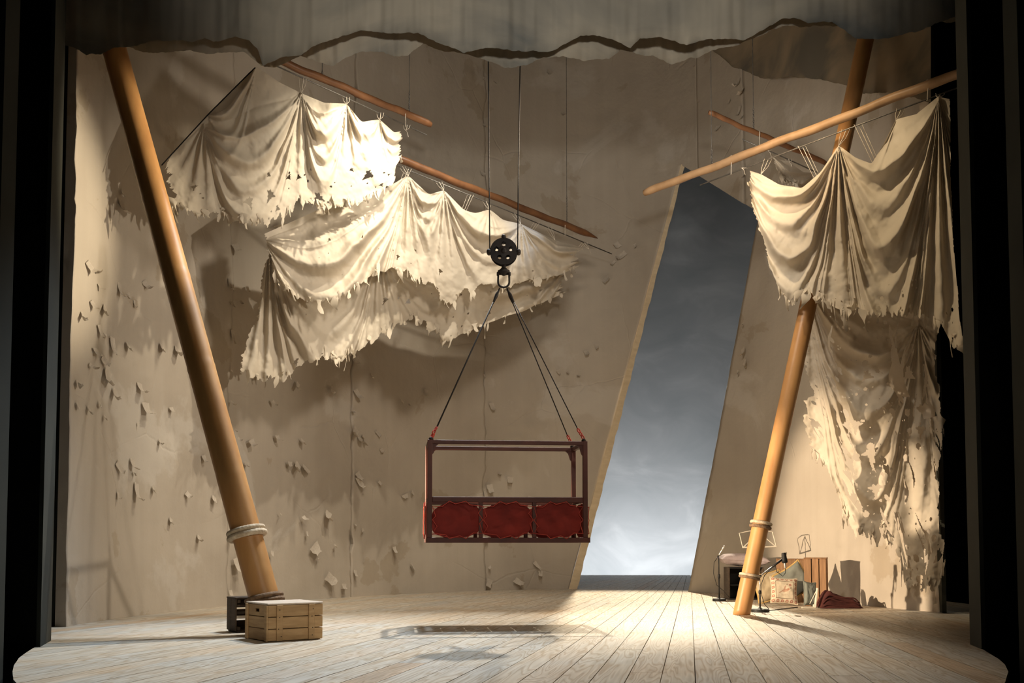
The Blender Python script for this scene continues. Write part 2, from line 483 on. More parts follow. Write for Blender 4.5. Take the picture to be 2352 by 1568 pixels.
wall_back = structure(empty('wall_back', (0, 14, 0)))
J = .008
cuts = [r_of(146, 1200), r_of(524, 1000), r_of(810, 1000), r_of(1112, 900)]
wall_patch('wall_panel', cuts[0], cuts[1], 0, ZW, wall_back, 70, 170, 1, .03, jag=(0, J))
wall_patch('wall_panel', cuts[1] - .001, cuts[2], 0, ZW, wall_back, 60, 170, 2, .0, jag=(0, J))
wall_patch('wall_panel', cuts[2] - .001, cuts[3], 0, ZW, wall_back, 60, 170, 3, .025, jag=(J, J))
wall_patch('wall_panel', cuts[3] - .002, EL, 0, ZTL, wall_back, 60, 150, 4, .0, jag=(J, 0))
r1600, r1705, rEnd = r_of(1604, 250), r_of(1708, 250), r_of(2150, 900)
zb = lambda r: np.where(r < rL[-1], ZTL, np.interp(r, rT, zT))
wall_patch('wall_panel', cuts[3] - .002, r1600, zb, ZW, wall_back, 60, 60, 4, .0, by_r=True)
wall_patch('wall_panel', r1600 - .0008, r1705, zb, ZW, wall_back, 24, 60, 5, .02, by_r=True)
zb2 = lambda r: np.where(r > rR[-1], ZTR, np.interp(r, rT, zT))
wall_patch('wall_panel', r1705 - .0008, rEnd, zb2, ZW, wall_back, 60, 60, 6, .0, by_r=True)
wall_patch('wall_panel', ER, rEnd, 0, ZTR, wall_back, 70, 150, 7, .0)
# wall edge along the leaning cut, strong light put into its pale colour
mb = MB()
zz = np.linspace(0, ZTL, 60)
ring = []
for z in zz:
    r = EL(z); p = np.array([r * Yw(r), Yw(r), z])
    w = .15 * (1 - .55 * z / ZTL)
    j = .006 * math.sin(z * 9) + .005 * math.sin(z * 23)
    ring.append([p + np.array([0, -.02, 0]), p + np.array([w + j, -.02 + w * .35, 0]), p + np.array([w + j, .10, 0])])
ring = np.array(ring)
mb.grid(ring)
edge = mb.obj('opening_edge', simple('lit_wall_edge', (.72, .60, .42), (.60, .48, .32), 5, (1, 1, 3)), wall_back)

# return at the free right-hand end of the wall
mb = MB()
pe = np.array([rEnd * Yw(rEnd), Yw(rEnd), 0])
mb.box((pe[0] + .02, pe[1] + .25, ZW / 2), (.05, .6, ZW))
mb.obj('end_return', MAT['leg'], wall_back)

# ---- peeling flakes of wall paper
def flake_mesh(k):
    rg = np.random.default_rng(100 + k)
    nu, nv = 5, 6
    P = np.zeros((nv, nu, 3))
    w0 = rg.uniform(.5, 1); curl = rg.uniform(.7, 1.5); skew = rg.uniform(-.5, .5)
    for j in range(nv):
        t = j / (nv - 1)
        ww = w0 * (1 - t * rg.uniform(.1, .6)) * (1 + rg.uniform(-.12, .12))
        for i in range(nu):
            s = i / (nu - 1) - .5
            x = s * ww + skew * t * .4 + rg.uniform(-.05, .05)
            a = curl * t
            P[j, i] = (x, -(1 - math.cos(a * 1.5)) / 1.5 * .8 - .02 - .15 * abs(s) * t, -math.sin(a * 1.5) / 1.5 + rg.uniform(-.03, .03))
    mb = MB(); mb.grid(P)
    me = bpy.data.meshes.new('peeling_flake'); me.from_pydata(mb.v, [], mb.f)
    me.materials.append(MAT['flake'])
    me.polygons.foreach_set('use_smooth', [k % 2 == 0] * len(me.polygons))
    return me
MAT['flake'] = simple('peeled_paper', (.58, .52, .44), (.48, .42, .35), 6, rough=.65, bmp=.1, transl=.1)
flakes = [flake_mesh(k) for k in range(10)]
def put_flake(px, py, size, k, rot):
    p = on_wall(px, py); r = p[0] / p[1]
    n = wall_normal(r); t = wall_tangent(r)
    p = p + n * .045
    o = bpy.data.objects.new('peeling_flake', flakes[k % len(flakes)])
    M = Matrix(((t[0], -n[0], 0), (t[1], -n[1], 0), (0, 0, 1)))
    M = M @ Matrix.Rotation(rot, 3, 'Y')
    o.matrix_world = Matrix.LocRotScale(Vector(p), M.to_quaternion(), Vector((size * random.uniform(.5, 1.0), size * random.uniform(.5, 1.0), size * random.uniform(.6, 1.5))))
    COL.objects.link(o)
    o.parent = wall_back; o.matrix_parent_inverse = Matrix.Translation(wall_back.location).inverted()
_fl = [(216, 652), (200, 690), (232, 704), (265, 650), (285, 672), (300, 690), (322, 645), (218, 745), (232, 765), (248, 775),
       (285, 790), (210, 800), (225, 820), (240, 850), (196, 835), (170, 930), (195, 935), (222, 928), (232, 955), (312, 880),
       (325, 925), (385, 935), (308, 970), (260, 1060), (295, 1055), (300, 1085), (360, 1010), (460, 1045), (272, 440), (270, 462),
       (365, 795), (400, 800), (180, 720), (190, 600), (255, 895), (345, 1120), (420, 1130), (485, 1140), (305, 1110),
       (620, 920), (630, 1000), (660, 1060), (680, 1065), (700, 1075), (690, 1010), (850, 860), (920, 920), (935, 925), (975, 895),
       (815, 985), (830, 1000), (860, 990), (835, 1010), (870, 1030), (815, 1085), (865, 1105), (925, 1135), (945, 1130), (750, 1175),
       (715, 1250), (765, 1250), (725, 1280), (745, 1320), (785, 1340), (640, 1180), (690, 1185), (700, 1220), (620, 1265), (830, 1215),
       (945, 1300), (900, 1255), (560, 1060), (570, 1010), (545, 690), (560, 655), (540, 1005), (680, 880), (760, 890),
       (1145, 1085), (1170, 1095), (1225, 1290), (1240, 1310), (1110, 1180), (1120, 1300), (1280, 850), (1305, 855), (1330, 860),
       (1345, 805), (1370, 790), (1425, 560), (1440, 580), (1710, 745), (1712, 800), (1715, 830), (1700, 850), (1415, 600),
       (1120, 700), (1135, 190), (1290, 260), (1265, 165), (1710, 205), (1705, 245), (1680, 230), (1655, 290), (410, 680),
       (170, 880), (262, 1130), (385, 1190), (450, 1230), (1220, 1140), (1260, 1180), (1180, 1330), (1390, 640), (1460, 560)]
for i, (x, y) in enumerate(_fl):
    put_flake(x, y, random.uniform(.07, .2), random.randrange(10), random.uniform(-.9, .9))
# loose torn strips along the wall joints
for px, y0, y1 in ((526, 560, 1360), (811, 820, 1340), (1113, 860, 1340), (1112, 180, 420), (1604, 150, 300), (1708, 180, 420)):
    y = y0
    while y < y1:
        put_flake(px + random.uniform(-6, 12), y, random.uniform(.06, .2), random.randrange(10), random.uniform(-.5, .5))
        y += random.uniform(45, 110)

# ---- stage floor of tapering boards
apex = on_floor(1585, 1290)
def clip(poly, a, b):
    out = []
    for i in range(len(poly)):
        p, q = poly[i], poly[(i + 1) % len(poly)]
        sp = (b[0] - a[0]) * (p[1] - a[1]) - (b[1] - a[1]) * (p[0] - a[0])
        sq = (b[0] - a[0]) * (q[1] - a[1]) - (b[1] - a[1]) * (q[0] - a[0])
        if sp >= 0: out.append(p)
        if sp * sq < 0:
            t = sp / (sp - sq); out.append((p[0] + (q[0] - p[0]) * t, p[1] + (q[1] - p[1]) * t))
    return out
lp = [on_floor(*p)[:2] for p in ((100, 1478), (86, 1486), (60, 1498), (43.6, 1510), (32, 1527), (28.7, 1542), (31, 1560))]
rp = [on_floor(*p)[:2] for p in ((2307.5, 1568), (2316, 1541.5), (2308, 1525), (2294, 1512.6), (2257.5, 1490.5), (2232.5, 1481))]
front = [(2.5 * math.sin(a), 5.6 - 1.2 * math.cos(a)) for a in np.linspace(-1.35, 1.35, 19)]
# convex hull (counter-clockwise)
def hull(pts):
    pts = sorted(set((float(a), float(b)) for a, b in pts))
    def half(ps):
        h = []
        for p in ps:
            while len(h) > 1 and (h[-1][0] - h[-2][0]) * (p[1] - h[-2][1]) - (h[-1][1] - h[-2][1]) * (p[0] - h[-2][0]) <= 0: h.pop()
            h.append(p)
        return h
    return half(pts)[:-1] + half(pts[::-1])[:-1]
YS = 8.12
OUT1 = hull([tuple(p) for p in lp + rp if p[1] < YS - .05] + front + [(-3.66, YS), (3.56, YS)])
OUT2 = hull([(-5.3, YS), (6.0, YS), (6.0, 13.0), (5.4, 26.6), (0.6, 26.6), (-5.0, 14.0)])
floor = MB()
for OUT in (OUT1, OUT2):
    n = len(OUT)
    floor.add([(x, y, -.032) for x, y in OUT] + [(x, y, -.16) for x, y in OUT],
              [tuple(range(n)), tuple(range(2 * n - 1, n - 1, -1))] + [(i, n + i, n + (i + 1) % n, (i + 1) % n) for i in range(n)])
floor = structure(floor.obj('floor', MAT['slab']))
Y0 = 5.85; X0 = (1594 - CX) / F * Y0 * 1.0; PW = .2
def fan(k, Y):
    x = X0 + PW * k; return x + (apex[0] - x) * (Y - Y0) / (apex[1] - Y0)
gap = .0028
nplank = 0
for k in range(-46, 46):
    y = -1 + random.uniform(0, 3.5)
    while y < 26.7:
        y2 = y + random.uniform(3.0, 5.2)
        poly = [(fan(k, y) + gap, y + gap), (fan(k + 1, y) - gap, y + gap), (fan(k + 1, y2) - gap, y2 - gap), (fan(k, y2) + gap, y2 - gap)]
        pieces = []
        for OUT in (OUT1, OUT2):
            q = poly
            for i in range(len(OUT)):
                if len(q) < 3: break
                q = clip(q, OUT[i], OUT[(i + 1) % len(OUT)])
            if len(q) > 2: pieces.append(q)
        poly = [p for q in pieces for p in q]
        ya = y; y = y2
        if len(poly) < 3: continue
        # leave out boards wholly behind the wall and away from the opening
        vis = False
        for (x_, y_) in poly:
            r_ = x_ / y_
            if y_ < Yw(np.clip(r_, -.5, .5)) + .6 or (.03 < r_ < .20): vis = True
        if not vis: continue
        cx = sum(p[0] for p in poly) / len(poly); cy = sum(p[1] for p in poly) / len(poly)
        ang = math.atan2(apex[1] - cy, apex[0] - cx) - math.pi / 2
        ca, sa = math.cos(-ang), math.sin(-ang)
        mb = MB()
        for q in pieces:
            loc = [((p[0] - cx) * ca - (p[1] - cy) * sa, (p[0] - cx) * sa + (p[1] - cy) * ca) for p in q]
            m = len(loc)
            inner = lambda i: len(pieces) == 2 and abs(q[i][1] - YS) < 1e-6 and abs(q[(i + 1) % m][1] - YS) < 1e-6
            mb.add([(x_, y_, 0) for x_, y_ in loc] + [(x_, y_, -.031) for x_, y_ in loc],
                   [tuple(range(m))] + [(i, m + i, m + (i + 1) % m, (i + 1) % m) for i in range(m) if not inner(i)])
        o = mb.obj('plank', MAT['floor'])
        o.location = (cx, cy, random.uniform(-.0012, .0)); o.rotation_euler = (0, 0, ang)
        o.parent = floor
        nplank += 1
print('planks', nplank)

# black void in front of and around the stage
mb = MB(); mb.box((0, 12, -1.25), (60, 50, .1)); structure(mb.obj('floor_pit', MAT['black']))

# ---- portal legs, side flat and added offstage dark panel
def leg_wall(name, pts, mat, h=9.0, z0=-1.0, parent=None):
    mb = MB(); k = len(pts)
    mb.add([(x, y, z0) for x, y in pts] + [(x, y, h) for x, y in pts], [(i, (i + 1) % k, k + (i + 1) % k, k + i) for i in range(k)] + [tuple(range(k, 2 * k))])
    return mb.obj(name, mat, parent)
a1 = on_floor(90, 1485)[:2]; a2 = on_floor(111, 1472)[:2]
wl = structure(leg_wall('wall_left', [(a1[0], a1[1]), (a1[0] - 5, a1[1] - .3), (a1[0] - 5, a1[1] + .6), (a1[0] - .35, a1[1] + .55)], MAT['black']))
leg_wall('portal_reveal', [(a1[0] + .012, a1[1] - .01), (a1[0] - .03, a1[1] + .0), (a2[0] - .05, a2[1] + .05), (a2[0] + .0, a2[1] + .05)], MAT['leg'], parent=wl)
b1 = at_y(149, 1438, 10.0)
leg_wall('side_flat', [(b1[0] - .03, 10.0), (b1[0] - 2.2, 9.75), (b1[0] - 2.2, 9.95), (b1[0] - .03, 10.1)], MAT['leg2'], h=11, parent=wl)
c1 = on_floor(2257, 1490)[:2]; c2 = on_floor(2232, 1480)[:2]
wr = structure(leg_wall('wall_right', [(c1[0], c1[1]), (c1[0] + .3, c1[1] + .6), (c1[0] + 5, c1[1] + .6), (c1[0] + 5, c1[1] - .3)], MAT['black']))
leg_wall('portal_reveal', [(c1[0] - .012, c1[1] - .01), (c2[0], c2[1] + .03), (c2[0] + .05, c2[1] + .05), (c1[0] + .03, c1[1] + .0)], MAT['leg'], parent=wr)
# outer proscenium edges at the very border of the picture
for nm, px, sg in (('trim_1', 7, -1), ('trim_2', 2342, 1)):
    p = at_y(px, 900, 7.0)
    mb = MB(); mb.box((p[0] + sg * .5, 7.0, 3.4), (1.0, .2, 6.8 + .9)); structure(mb.obj(nm, MAT['leg2']))

mb = MB(); mb.box((8.0, 15.2, 5.0), (5.0, .1, 12.4)); structure(mb.obj('wall_offstage_dark', MAT['black']))  # added black panel standing in for offstage darkness, also blocks sky glow

# ---- painted sky cloth behind the opening
xs = np.linspace(-3, 10, 60); zs = np.linspace(-1.1, 16, 50)
P = np.zeros((50, 60, 3)); P[..., 0] = xs[None]; P[..., 2] = zs[:, None]
P[..., 1] = 30.0 + .06 * np.sin(xs[None] * 1.3) + .03 * np.sin(xs[None] * 3.1)
structure(MB().grid(P).obj('wall_sky', MAT['sky'], smooth=True))

# ---- torn, cloud-painted borders hanging overhead
def border(edge_pts, Y, label, seed, top=-260, wob=.055, lean=.0, mat='border'):
    e = np.array(edge_pts, float)
    px = np.arange(e[0, 0], e[-1, 0] + 1, 3.0)
    py = np.interp(px, e[:, 0], e[:, 1])
    py = py + 9 * (fbm(px / 34, px * 0, seed, 4) - .5) + 5 * (fbm(px / 9, px * 0, seed + 3, 3) - .5)
    nr = 44
    P = np.zeros((nr, len(px), 3))
    for i, (x, yb) in enumerate(zip(px, py)):
        for j in range(nr):
            t = (j / (nr - 1)) ** 1.6
            yy = yb + (top - yb) * t
            w = wob * (math.sin(x / 70 + seed) + .5 * math.sin(x / 29 + 2 * seed) + .35 * (vnoise(x / 14, t * 3, seed) - .5) * 2)
            curl = .10 * math.exp(-t * 30) * (fbm(x / 25, 0.0, seed + 8, 3) - .3)
            Yb = Y(x, yy) if callable(Y) else Y
            P[j, i] = at_y(x, yy, Yb + w - curl + lean * t)
    o = MB().grid(P).obj('cloud_border', MAT[mat], smooth=True)
    return tag(o, label, 'border cloth', 'torn cloud borders overhead')
border([(60, 104), (150, 104), (180, 113), (198, 126), (232, 124), (262, 110), (300, 108), (350, 95), (400, 92), (440, 96), (470, 88),
        (500, 96), (540, 84), (572, 92), (592, 112), (604, 150), (640, 135), (690, 128), (720, 105), (775, 85), (830, 72), (900, 78), (960, 72), (1000, 94),
        (1066, 121), (1130, 110), (1200, 118), (1260, 121), (1332, 83), (1376, 80), (1420, 97), (1448, 113), (1470, 88), (1525, 86), (1575, 102),
        (1635, 88), (1707, 94), (1740, 77), (1796, 44), (1823, 41), (1857, 52), (1912, 50), (1967, 88), (2022, 91), (2105, 72), (2200, 36), (2300, 30)],
       8.7, 'frontmost torn grey cloud-painted border across the top of the stage', 2, lean=.3)
border([(150, 95), (290, 108), (350, 122), (440, 118), (470, 124), (520, 122), (560, 116), (600, 150), (625, 156), (690, 128), (745, 145), (765, 150), (830, 116),
        (880, 118), (905, 128), (935, 130), (972, 100), (1010, 118), (1066, 124), (1116, 138), (1160, 157), (1210, 149), (1249, 133), (1298, 130), (1343, 141),
        (1398, 135), (1425, 113), (1497, 130), (1541, 146), (1602, 133), (1635, 116), (1700, 100), (1800, 60), (2000, 60), (2200, 50)],
       9.05, 'middle torn pale border dipping lowest above the pulley cables', 5, lean=.3)
border([(1430, 60), (1600, 95), (1652, 127), (1685, 155), (1757, 180), (1818, 177), (1884, 182), (1930, 190), (1984, 213), (2040, 212), (2090, 222), (2140, 238)],
       lambda x, y: float(Yw(r_of(x, y))) - .55, 'rear brownish torn border behind the right pole top', 9, lean=0, top=-60, mat='border_brown', wob=.04)

# ================================================================== POLES
def rope_ring(name, c, axis, R, r, mat, parent, twist=34, squash=1.0, seg=120):
    q = Vector(axis).normalized().to_track_quat('Z', 'Y').to_matrix()
    P = np.zeros((seg + 1, 13, 3))
    for i in range(seg + 1):
        t = 2 * math.pi * i / seg
        for j in range(13):
            f = 2 * math.pi * j / 12
            rr = r * (1 + .22 * abs(math.cos(1.5 * f + twist * t / 2)))
            p = Vector(((R + rr * math.cos(f)) * math.cos(t), (R + rr * math.cos(f)) * math.sin(t), rr * math.sin(f)))
            P[i, j] = q @ p + Vector(c)
    return MB().grid(P).obj(name, mat, parent, smooth=True)

def bamboo(base, top, r0, r1, label, nodes, rings):
    base = Vector(base); top = Vector(top); ax = (top - base)
    L = ax.length; axn = ax.normalized()
    e = empty('bamboo_pole', base, label, 'pole', 'leaning bamboo poles')
    R = axn.to_track_quat('Z', 'Y').to_matrix()
    prof = []
    zs = np.linspace(-.0, L, 160)
    for z in zs:
        r = r0 + (r1 - r0) * z / L
        for zn in nodes:
            r *= 1 + .022 * math.exp(-((z - zn) / .018) ** 2) - .010 * math.exp(-((z - zn - .05) / .03) ** 2)
        r *= 1 + .006 * math.sin(z * 2.3)
        prof.append((r, z))
    mb = MB().lathe(prof, 40, base, R)
    # flat foot: drop the lowest ring on to the floor boards
    vs = []
    for k, v in enumerate(mb.v):
        if k < 40:
            t = -(v[2] - .001) / axn.z
            v = (v[0] + axn.x * t, v[1] + axn.y * t, .001)
        vs.append(v)
    mb.v = vs
    mb.obj('shaft', MAT['pole'], e, smooth=True)
    for (z, extra, rr, mat, tilt, nm) in rings:
        r = r0 + (r1 - r0) * z / L
        a = (axn + Vector(tilt)).normalized()
        rope_ring('rope_ring', base + axn * z, a, r + extra, rr, MAT[mat], e)
    return e, base, axn

pb = at_y(630, 1455, 9.02); pb[2] = 0
pt = at_y(251, 70, 9.75)
LP, lpb, lpa = bamboo(pb, pt, .130, .112, 'thick leaning bamboo pole beside the pale crate, rope rings near its foot',
       [.55, 1.45, 2.5, 3.4, 4.2], [(.90, .022, .024, 'rope', (.0, .0, .18), 'a'), (.945, .020, .020, 'rope', (.0, .0, .18), 'b'), (.335, .018, .019, 'darkrope', (.05, 0, .1), 'c'), (.295, .018, .019, 'darkrope', (.05, 0, .1), 'd')])
qb = on_floor(1703, 1411); qb[2] = 0
qt = at_y(1994, 62, 12.0)
RP, rpb, rpa = bamboo(qb, qt, .093, .096, 'slimmer leaning bamboo pole in front of the tattered sheet on the right',
       [.5, 1.3, 2.1, 2.9, 3.8, 4.7], [(1.0, .012, .016, 'darkrope', (.0, .0, .25), 'a'), (1.045, .012, .016, 'rope', (.0, .0, .25), 'b'), (.42, .010, .014, 'darkrope', (.0, .0, .25), 'c'), (.445, .010, .014, 'rope', (0, 0, .25), 'd')])

# ================================================================== SPARS
def taper_tube(pts_ends, r, tipmode, n=40, seg=14):
    A, B = Vector(pts_ends[0]), Vector(pts_ends[1])
    pts = []; rs = []
    for i in range(n):
        t = i / (n - 1)
        p = A.lerp(B, t); p.z += .006 * math.sin(t * 17) + .004 * math.sin(t * 41)
        pts.append(p); rr = r * (1 + .03 * math.sin(t * 23) + .02 * math.sin(t * 57))
        d = min(t, 1 - t) * (B - A).length
        if tipmode == 'point' and t > .5 and d < .30: rr *= .18 + .82 * d / .30
        elif d < .02: rr *= .8
        rs.append(rr)
    return MB().tube(pts, rs, seg)

def chain(mb, top, bottom, link=.03, r=.0035):
    top, bottom = Vector(top), Vector(bottom); L = (bottom - top).length; n = max(2, int(L / (link * .8)))
    d = (bottom - top).normalized()
    a = d.orthogonal().normalized(); b = d.cross(a)
    for i in range(n):
        c = top.lerp(bottom, (i + .5) / n); s = a if i % 2 else b
        mb.tube([c + d * math.cos(w) * link * .55 + s * math.sin(w) * link * .32 for w in np.linspace(0, 2 * math.pi, 10)[:-1]], r, 5, closed=True)

def spar(p0, p1, Y0_, Y1_, r, label, rod0, rod1, tip, wires, hooks, rod_r=.008, mat='spar'):
    A = at_y(*p0, Y0_); B = at_y(*p1, Y1_)
    e = empty('sail_spar', (A + B) / 2, label, 'spar', 'wooden spars on wires')
    taper_tube((A, B), r, tip).obj('shaft', MAT[mat], e, smooth=True)
    RA = on_plane(*rod0, A, B); RB = on_plane(*rod1, A, B)
    MB().tube([RA, (RA + RB) / 2 + np.array([0, 0, .004]), RB], rod_r, 8).obj('rod', MAT['wire'], e, smooth=True)
    for (x, y, ytop, ch) in wires:
        P = on_plane(x, y, A, B); T = P.copy(); T[2] = at_y(x, ytop, P[1])[2]
        mid = P.copy(); mid[2] = P[2] + ch
        MB().tube([T, mid], .0045, 6).obj('suspension_wire', MAT['wire'], e)
        mb = MB(); chain(mb, mid, P); mb.obj('chain', MAT['wire'], e, smooth=True)
    for (x, y) in hooks:
        # S-hook between the spar and the rod below it
        t = np.linspace(0, 1, 60); Ps = A[None] + (B - A)[None] * t[:, None]
        S = on_plane(x, y, A, B); i = np.argmin(np.hypot(Ps[:, 0] - S[0], Ps[:, 1] - S[1])); S = Ps[i]
        Rr = RA + (RB - RA) * np.clip((S[0] - RA[0]) / (RB[0] - RA[0]), 0, 1)
        top = [S + np.array([0, -r * 1.15 * math.sin(w), r * 1.15 * math.cos(w)]) for w in np.linspace(-1.2, 2.6, 7)]
        bot = [Rr + np.array([0, .012 * math.sin(w), -.012 * math.cos(w)]) for w in np.linspace(-2.5, 1.2, 6)]
        MB().tube(top + bot, .005, 6).obj('hook', MAT['cord'], e, smooth=True)
    return A, B, RA, RB

S1 = spar((560, 104), (989, 285), 11.2, 13.3, .045, 'brown wooden spar above the brightly lit upper left sail', (548, 112), (980, 310), 'blunt',
          [(940, 262, 40, .30), (740, 182, 40, .10)], [(935, 262)])
S2 = spar((905, 361), (1372, 546), 13.5, 16.4, .050, 'long dark spar with a pointed end above the lower left sail', (905, 377), (1405, 583), 'point',
          [(1302, 518, 60, .45)], [(1296, 518)])
S3 = spar((1481, 443), (2225, 160), 13.4, 10.15, .050, 'long brightly lit spar slanting across the right pole', (1608, 425), (2225, 192), 'blunt',
          [(1635, 383, 40, .22)], [(1683, 365), (2128, 198)], mat='lit_spar')
S4 = spar((1628, 258), (1897, 374), 12.7, 13.1, .032, 'thin short spar crossing behind the long right spar', (1705, 320), (1890, 402), 'blunt',
          [(1731, 303, 60, .30)], [(1745, 308)])

# ================================================================== SAILS
def poly_uv(pl, u):
    pl = np.array(pl, float)
    # smooth (monotone-ish) interpolation of the outline
    x = np.interp(u, pl[:, 0], pl[:, 1]); y = np.interp(u, pl[:, 0], pl[:, 2])
    k = max(3, len(u) // 60); w = np.hanning(2 * k + 1); w /= w.sum()
    sm = lambda q: np.convolve(np.pad(q, k, mode='reflect', reflect_type='odd'), w, 'valid')
    return sm(x), sm(y)

def plane_pts(px, py, A, B):
    a = (px - CX) / F; b = -(py - CY) / F
    d = np.stack([a, math.cos(TH) - b * math.sin(TH), math.sin(TH) + b * math.cos(TH)], -1)
    n = np.array([-(B[1] - A[1]), B[0] - A[0], 0.0])
    t = n.dot(np.array([A[0], A[1], 0.0])) / d.dot(n)
    return CAM + d * t[..., None]

def swag_sail(A, B, top, bot, nu, nv, swags, pleats, seed, off=0.0, billow=.10, crumple=.02, mid=None):
    """A sail in the vertical plane A-B. top/bot: outline [(u,px,py)];
    swags: (px0,py0,px1,py1,lambda,amp,depth) U-shaped folds slung between two gather points;
    pleats: (px,py,amp,count,spread,length) folds fanning out below a gather point."""
    A = np.asarray(A, float); B = np.asarray(B, float)
    th = (B - A)[:2] / np.linalg.norm((B - A)[:2])
    if th[0] < 0: th = -th
    nrm = np.array([th[1], -th[0], 0.0])                         # towards the house
    u = np.linspace(0, 1, nu); v = np.linspace(0, 1, nv)[:, None]
    tx, ty = poly_uv(top, u); bx, by = poly_uv(bot, u)
    px = tx + (bx - tx) * v; py = ty + (by - ty) * v
    if mid is not None: px = px + mid * np.sin(math.pi * v)
    P = plane_pts(px, py, A, B)
    S = (P[..., :2] - A[:2]).dot(th); Z = P[..., 2]
    wob = fbm(S * 1.1, Z * 1.1, seed, 3) - .5
    wob2 = fbm(S * 2.6 + 7, Z * 2.6, seed + 3, 3) - .5
    D = billow * 2 * wob
    def sz(x, y):
        q = plane_pts(np.array([float(x)]), np.array([float(y)]), A, B)[0]
        return (q[:2] - A[:2]).dot(th), q[2]
    for i, (x0, y0, x1, y1, lam, amp, H) in enumerate(swags):
        s0, z0 = sz(x0, y0); s1, z1 = sz(x1, y1)
        w = 2 * (S - s0) / (s1 - s0) - 1
        k = np.clip(1 - w * w, 0, 1)
        zt = z0 + (z1 - z0) * (w + 1) / 2
        h = (zt - Z) / (k + .06)
        h = h + .22 * wob * (1 + h) + .06 * wob2
        hc = np.clip(h, 0, None)
        nf = H / lam
        ph = 2 * math.pi * nf * (hc / H) ** .8 + 1.7 * i + .6 * wob2
        r1 = (.5 + .5 * np.cos(ph)); r1 = r1 ** 1.6
        r2 = (.5 + .5 * np.cos(ph * .47 + 1.3)) ** 1.3
        env = np.clip(h / (.2 * H), 0, 1) * np.exp(-(hc / (1.3 * H)) ** 4) * k ** .8
        gate = .45 + .55 * np.clip(fbm(S * 1.7 + i * 5, Z * 1.7, seed + 13, 2) * 2.4 - .6, 0, 1)
        D = D + env * gate * lam * (.42 * r1 + .36 * r2) + amp * 1.3 * env * np.clip(1 - h / H, 0, 1)
    for i, (x, y, amp, cnt, spread, Ln) in enumerate(pleats):
        s0, z0 = sz(x, y)
        ds = S - s0; dz = z0 - Z + .03
        phi = np.arctan2(ds, dz) / spread
        rho = np.hypot(ds, dz)
        f = np.cos(phi * cnt * math.pi + 2.2 * wob + i)
        f = np.sign(f) * np.abs(f) ** .8
        env = np.exp(-phi ** 2) * np.clip(rho / .25, 0, 1) * np.exp(-(rho / Ln) ** 2) * (dz > -.02)
        D = D + .5 * amp * f * env + amp * .5 * np.exp(-phi ** 2 * 1.5) * np.exp(-(rho / Ln) ** 2)
    D = D + crumple * 2 * (fbm(S * 7, Z * 7, seed + 9, 3) - .5)
    # the hem curls about
    vv = v + 0 * u[None]
    D = D + .10 * (fbm(S * 6, Z * 2, seed + 5, 3) - .5) * np.clip((vv - .8) / .2, 0, 1)
    to_cam = CAM - P; to_cam /= np.linalg.norm(to_cam, axis=2)[..., None]      # billow towards the house
    return P + to_cam * ((D + off) / to_cam.dot(nrm))[..., None], nrm

def tatter(Q, seed, bottom=.12, strips=.06, left=0, right=0, holes=0, hole_r=(.01, .03), slots=0, hole_v=(.25, 1.0), big=()):
    nv, nu = Q.shape[:2]
    u = (np.arange(nu - 1) + .5) / (nu - 1); v = (np.arange(nv - 1) + .5) / (nv - 1)
    uu, vv = np.meshgrid(u, v)
    gt = np.clip(fbm(uu * 5, uu * 0, seed + 21, 3) * 3 - .9, .12, 1.3)
    n1 = fbm(uu * 8, uu * 0, seed, 3); n2 = fbm(uu * 26, vv * 5, seed + 2, 3); n3 = vnoise(uu * 75, vv * 3, seed + 4); n4 = vnoise(uu * 170, vv * 2, seed + 6)
    cut = bottom * 1.3 * np.clip(n1 - .25, 0, 1) + strips * gt * (1.7 * np.clip(n2 - .3, 0, 1) + .9 * np.clip(n3 - .4, 0, 1) + .35 * n4)
    keep = vv < 1 - cut
    if left: keep &= uu > left * (1.6 * np.clip(fbm(vv * 9, vv * 0, seed + 7, 4) - .25, 0, 1) + .3 * vnoise(vv * 80, uu * 6, seed))
    if right: keep &= uu < 1 - right * (1.6 * np.clip(fbm(vv * 9, vv * 0, seed + 9, 4) - .25, 0, 1) + .3 * vnoise(vv * 80, uu * 6, seed + 1))
    rg = np.random.default_rng(seed)
    w_ = np.linalg.norm(Q[nv // 2, 0] - Q[nv // 2, -1]); h_ = np.linalg.norm(Q[0, nu // 2] - Q[-1, nu // 2])
    asp = w_ / h_
    hl = [(rg.uniform(.04, .96), rg.uniform(hole_v[0], hole_v[1]), hole_r[0] + (hole_r[1] - hole_r[0]) * rg.random() ** 4) for _ in range(holes)] + list(big)
    for h, (hu, hv, r) in enumerate(hl):
        ang = np.arctan2(vv - hv, (uu - hu) * asp)
        rad = np.hypot((uu - hu) * asp, vv - hv)
        if r > .012: rad = rad * (1 + .3 * np.sin(ang * 3 + h) + .2 * np.sin(ang * 7 + 2 * h))
        keep &= rad > r
    for h in range(slots):                                      # long rips
        hu, hv = rg.uniform(.05, .95), rg.uniform(*hole_v)
        L = rg.uniform(.03, .09); w = rg.uniform(.004, .014)
        keep &= ~((np.abs(vv - hv) < L) & (np.abs(uu - hu - .03 * np.sin(vv * 30 + h) - (vv - hv) * .3) < w * (1 - ((vv - hv) / L) ** 2)))
    # nothing may float: keep a cell only when it hangs on to one above or beside it
    hang = np.zeros_like(keep); hang[0] = keep[0]
    for j in range(1, nv - 1):
        row = keep[j] & hang[j - 1]
        for _ in range(30):
            row = row | (keep[j] & (np.roll(row, 1) | np.roll(row, -1)))
        hang[j] = row
    return hang

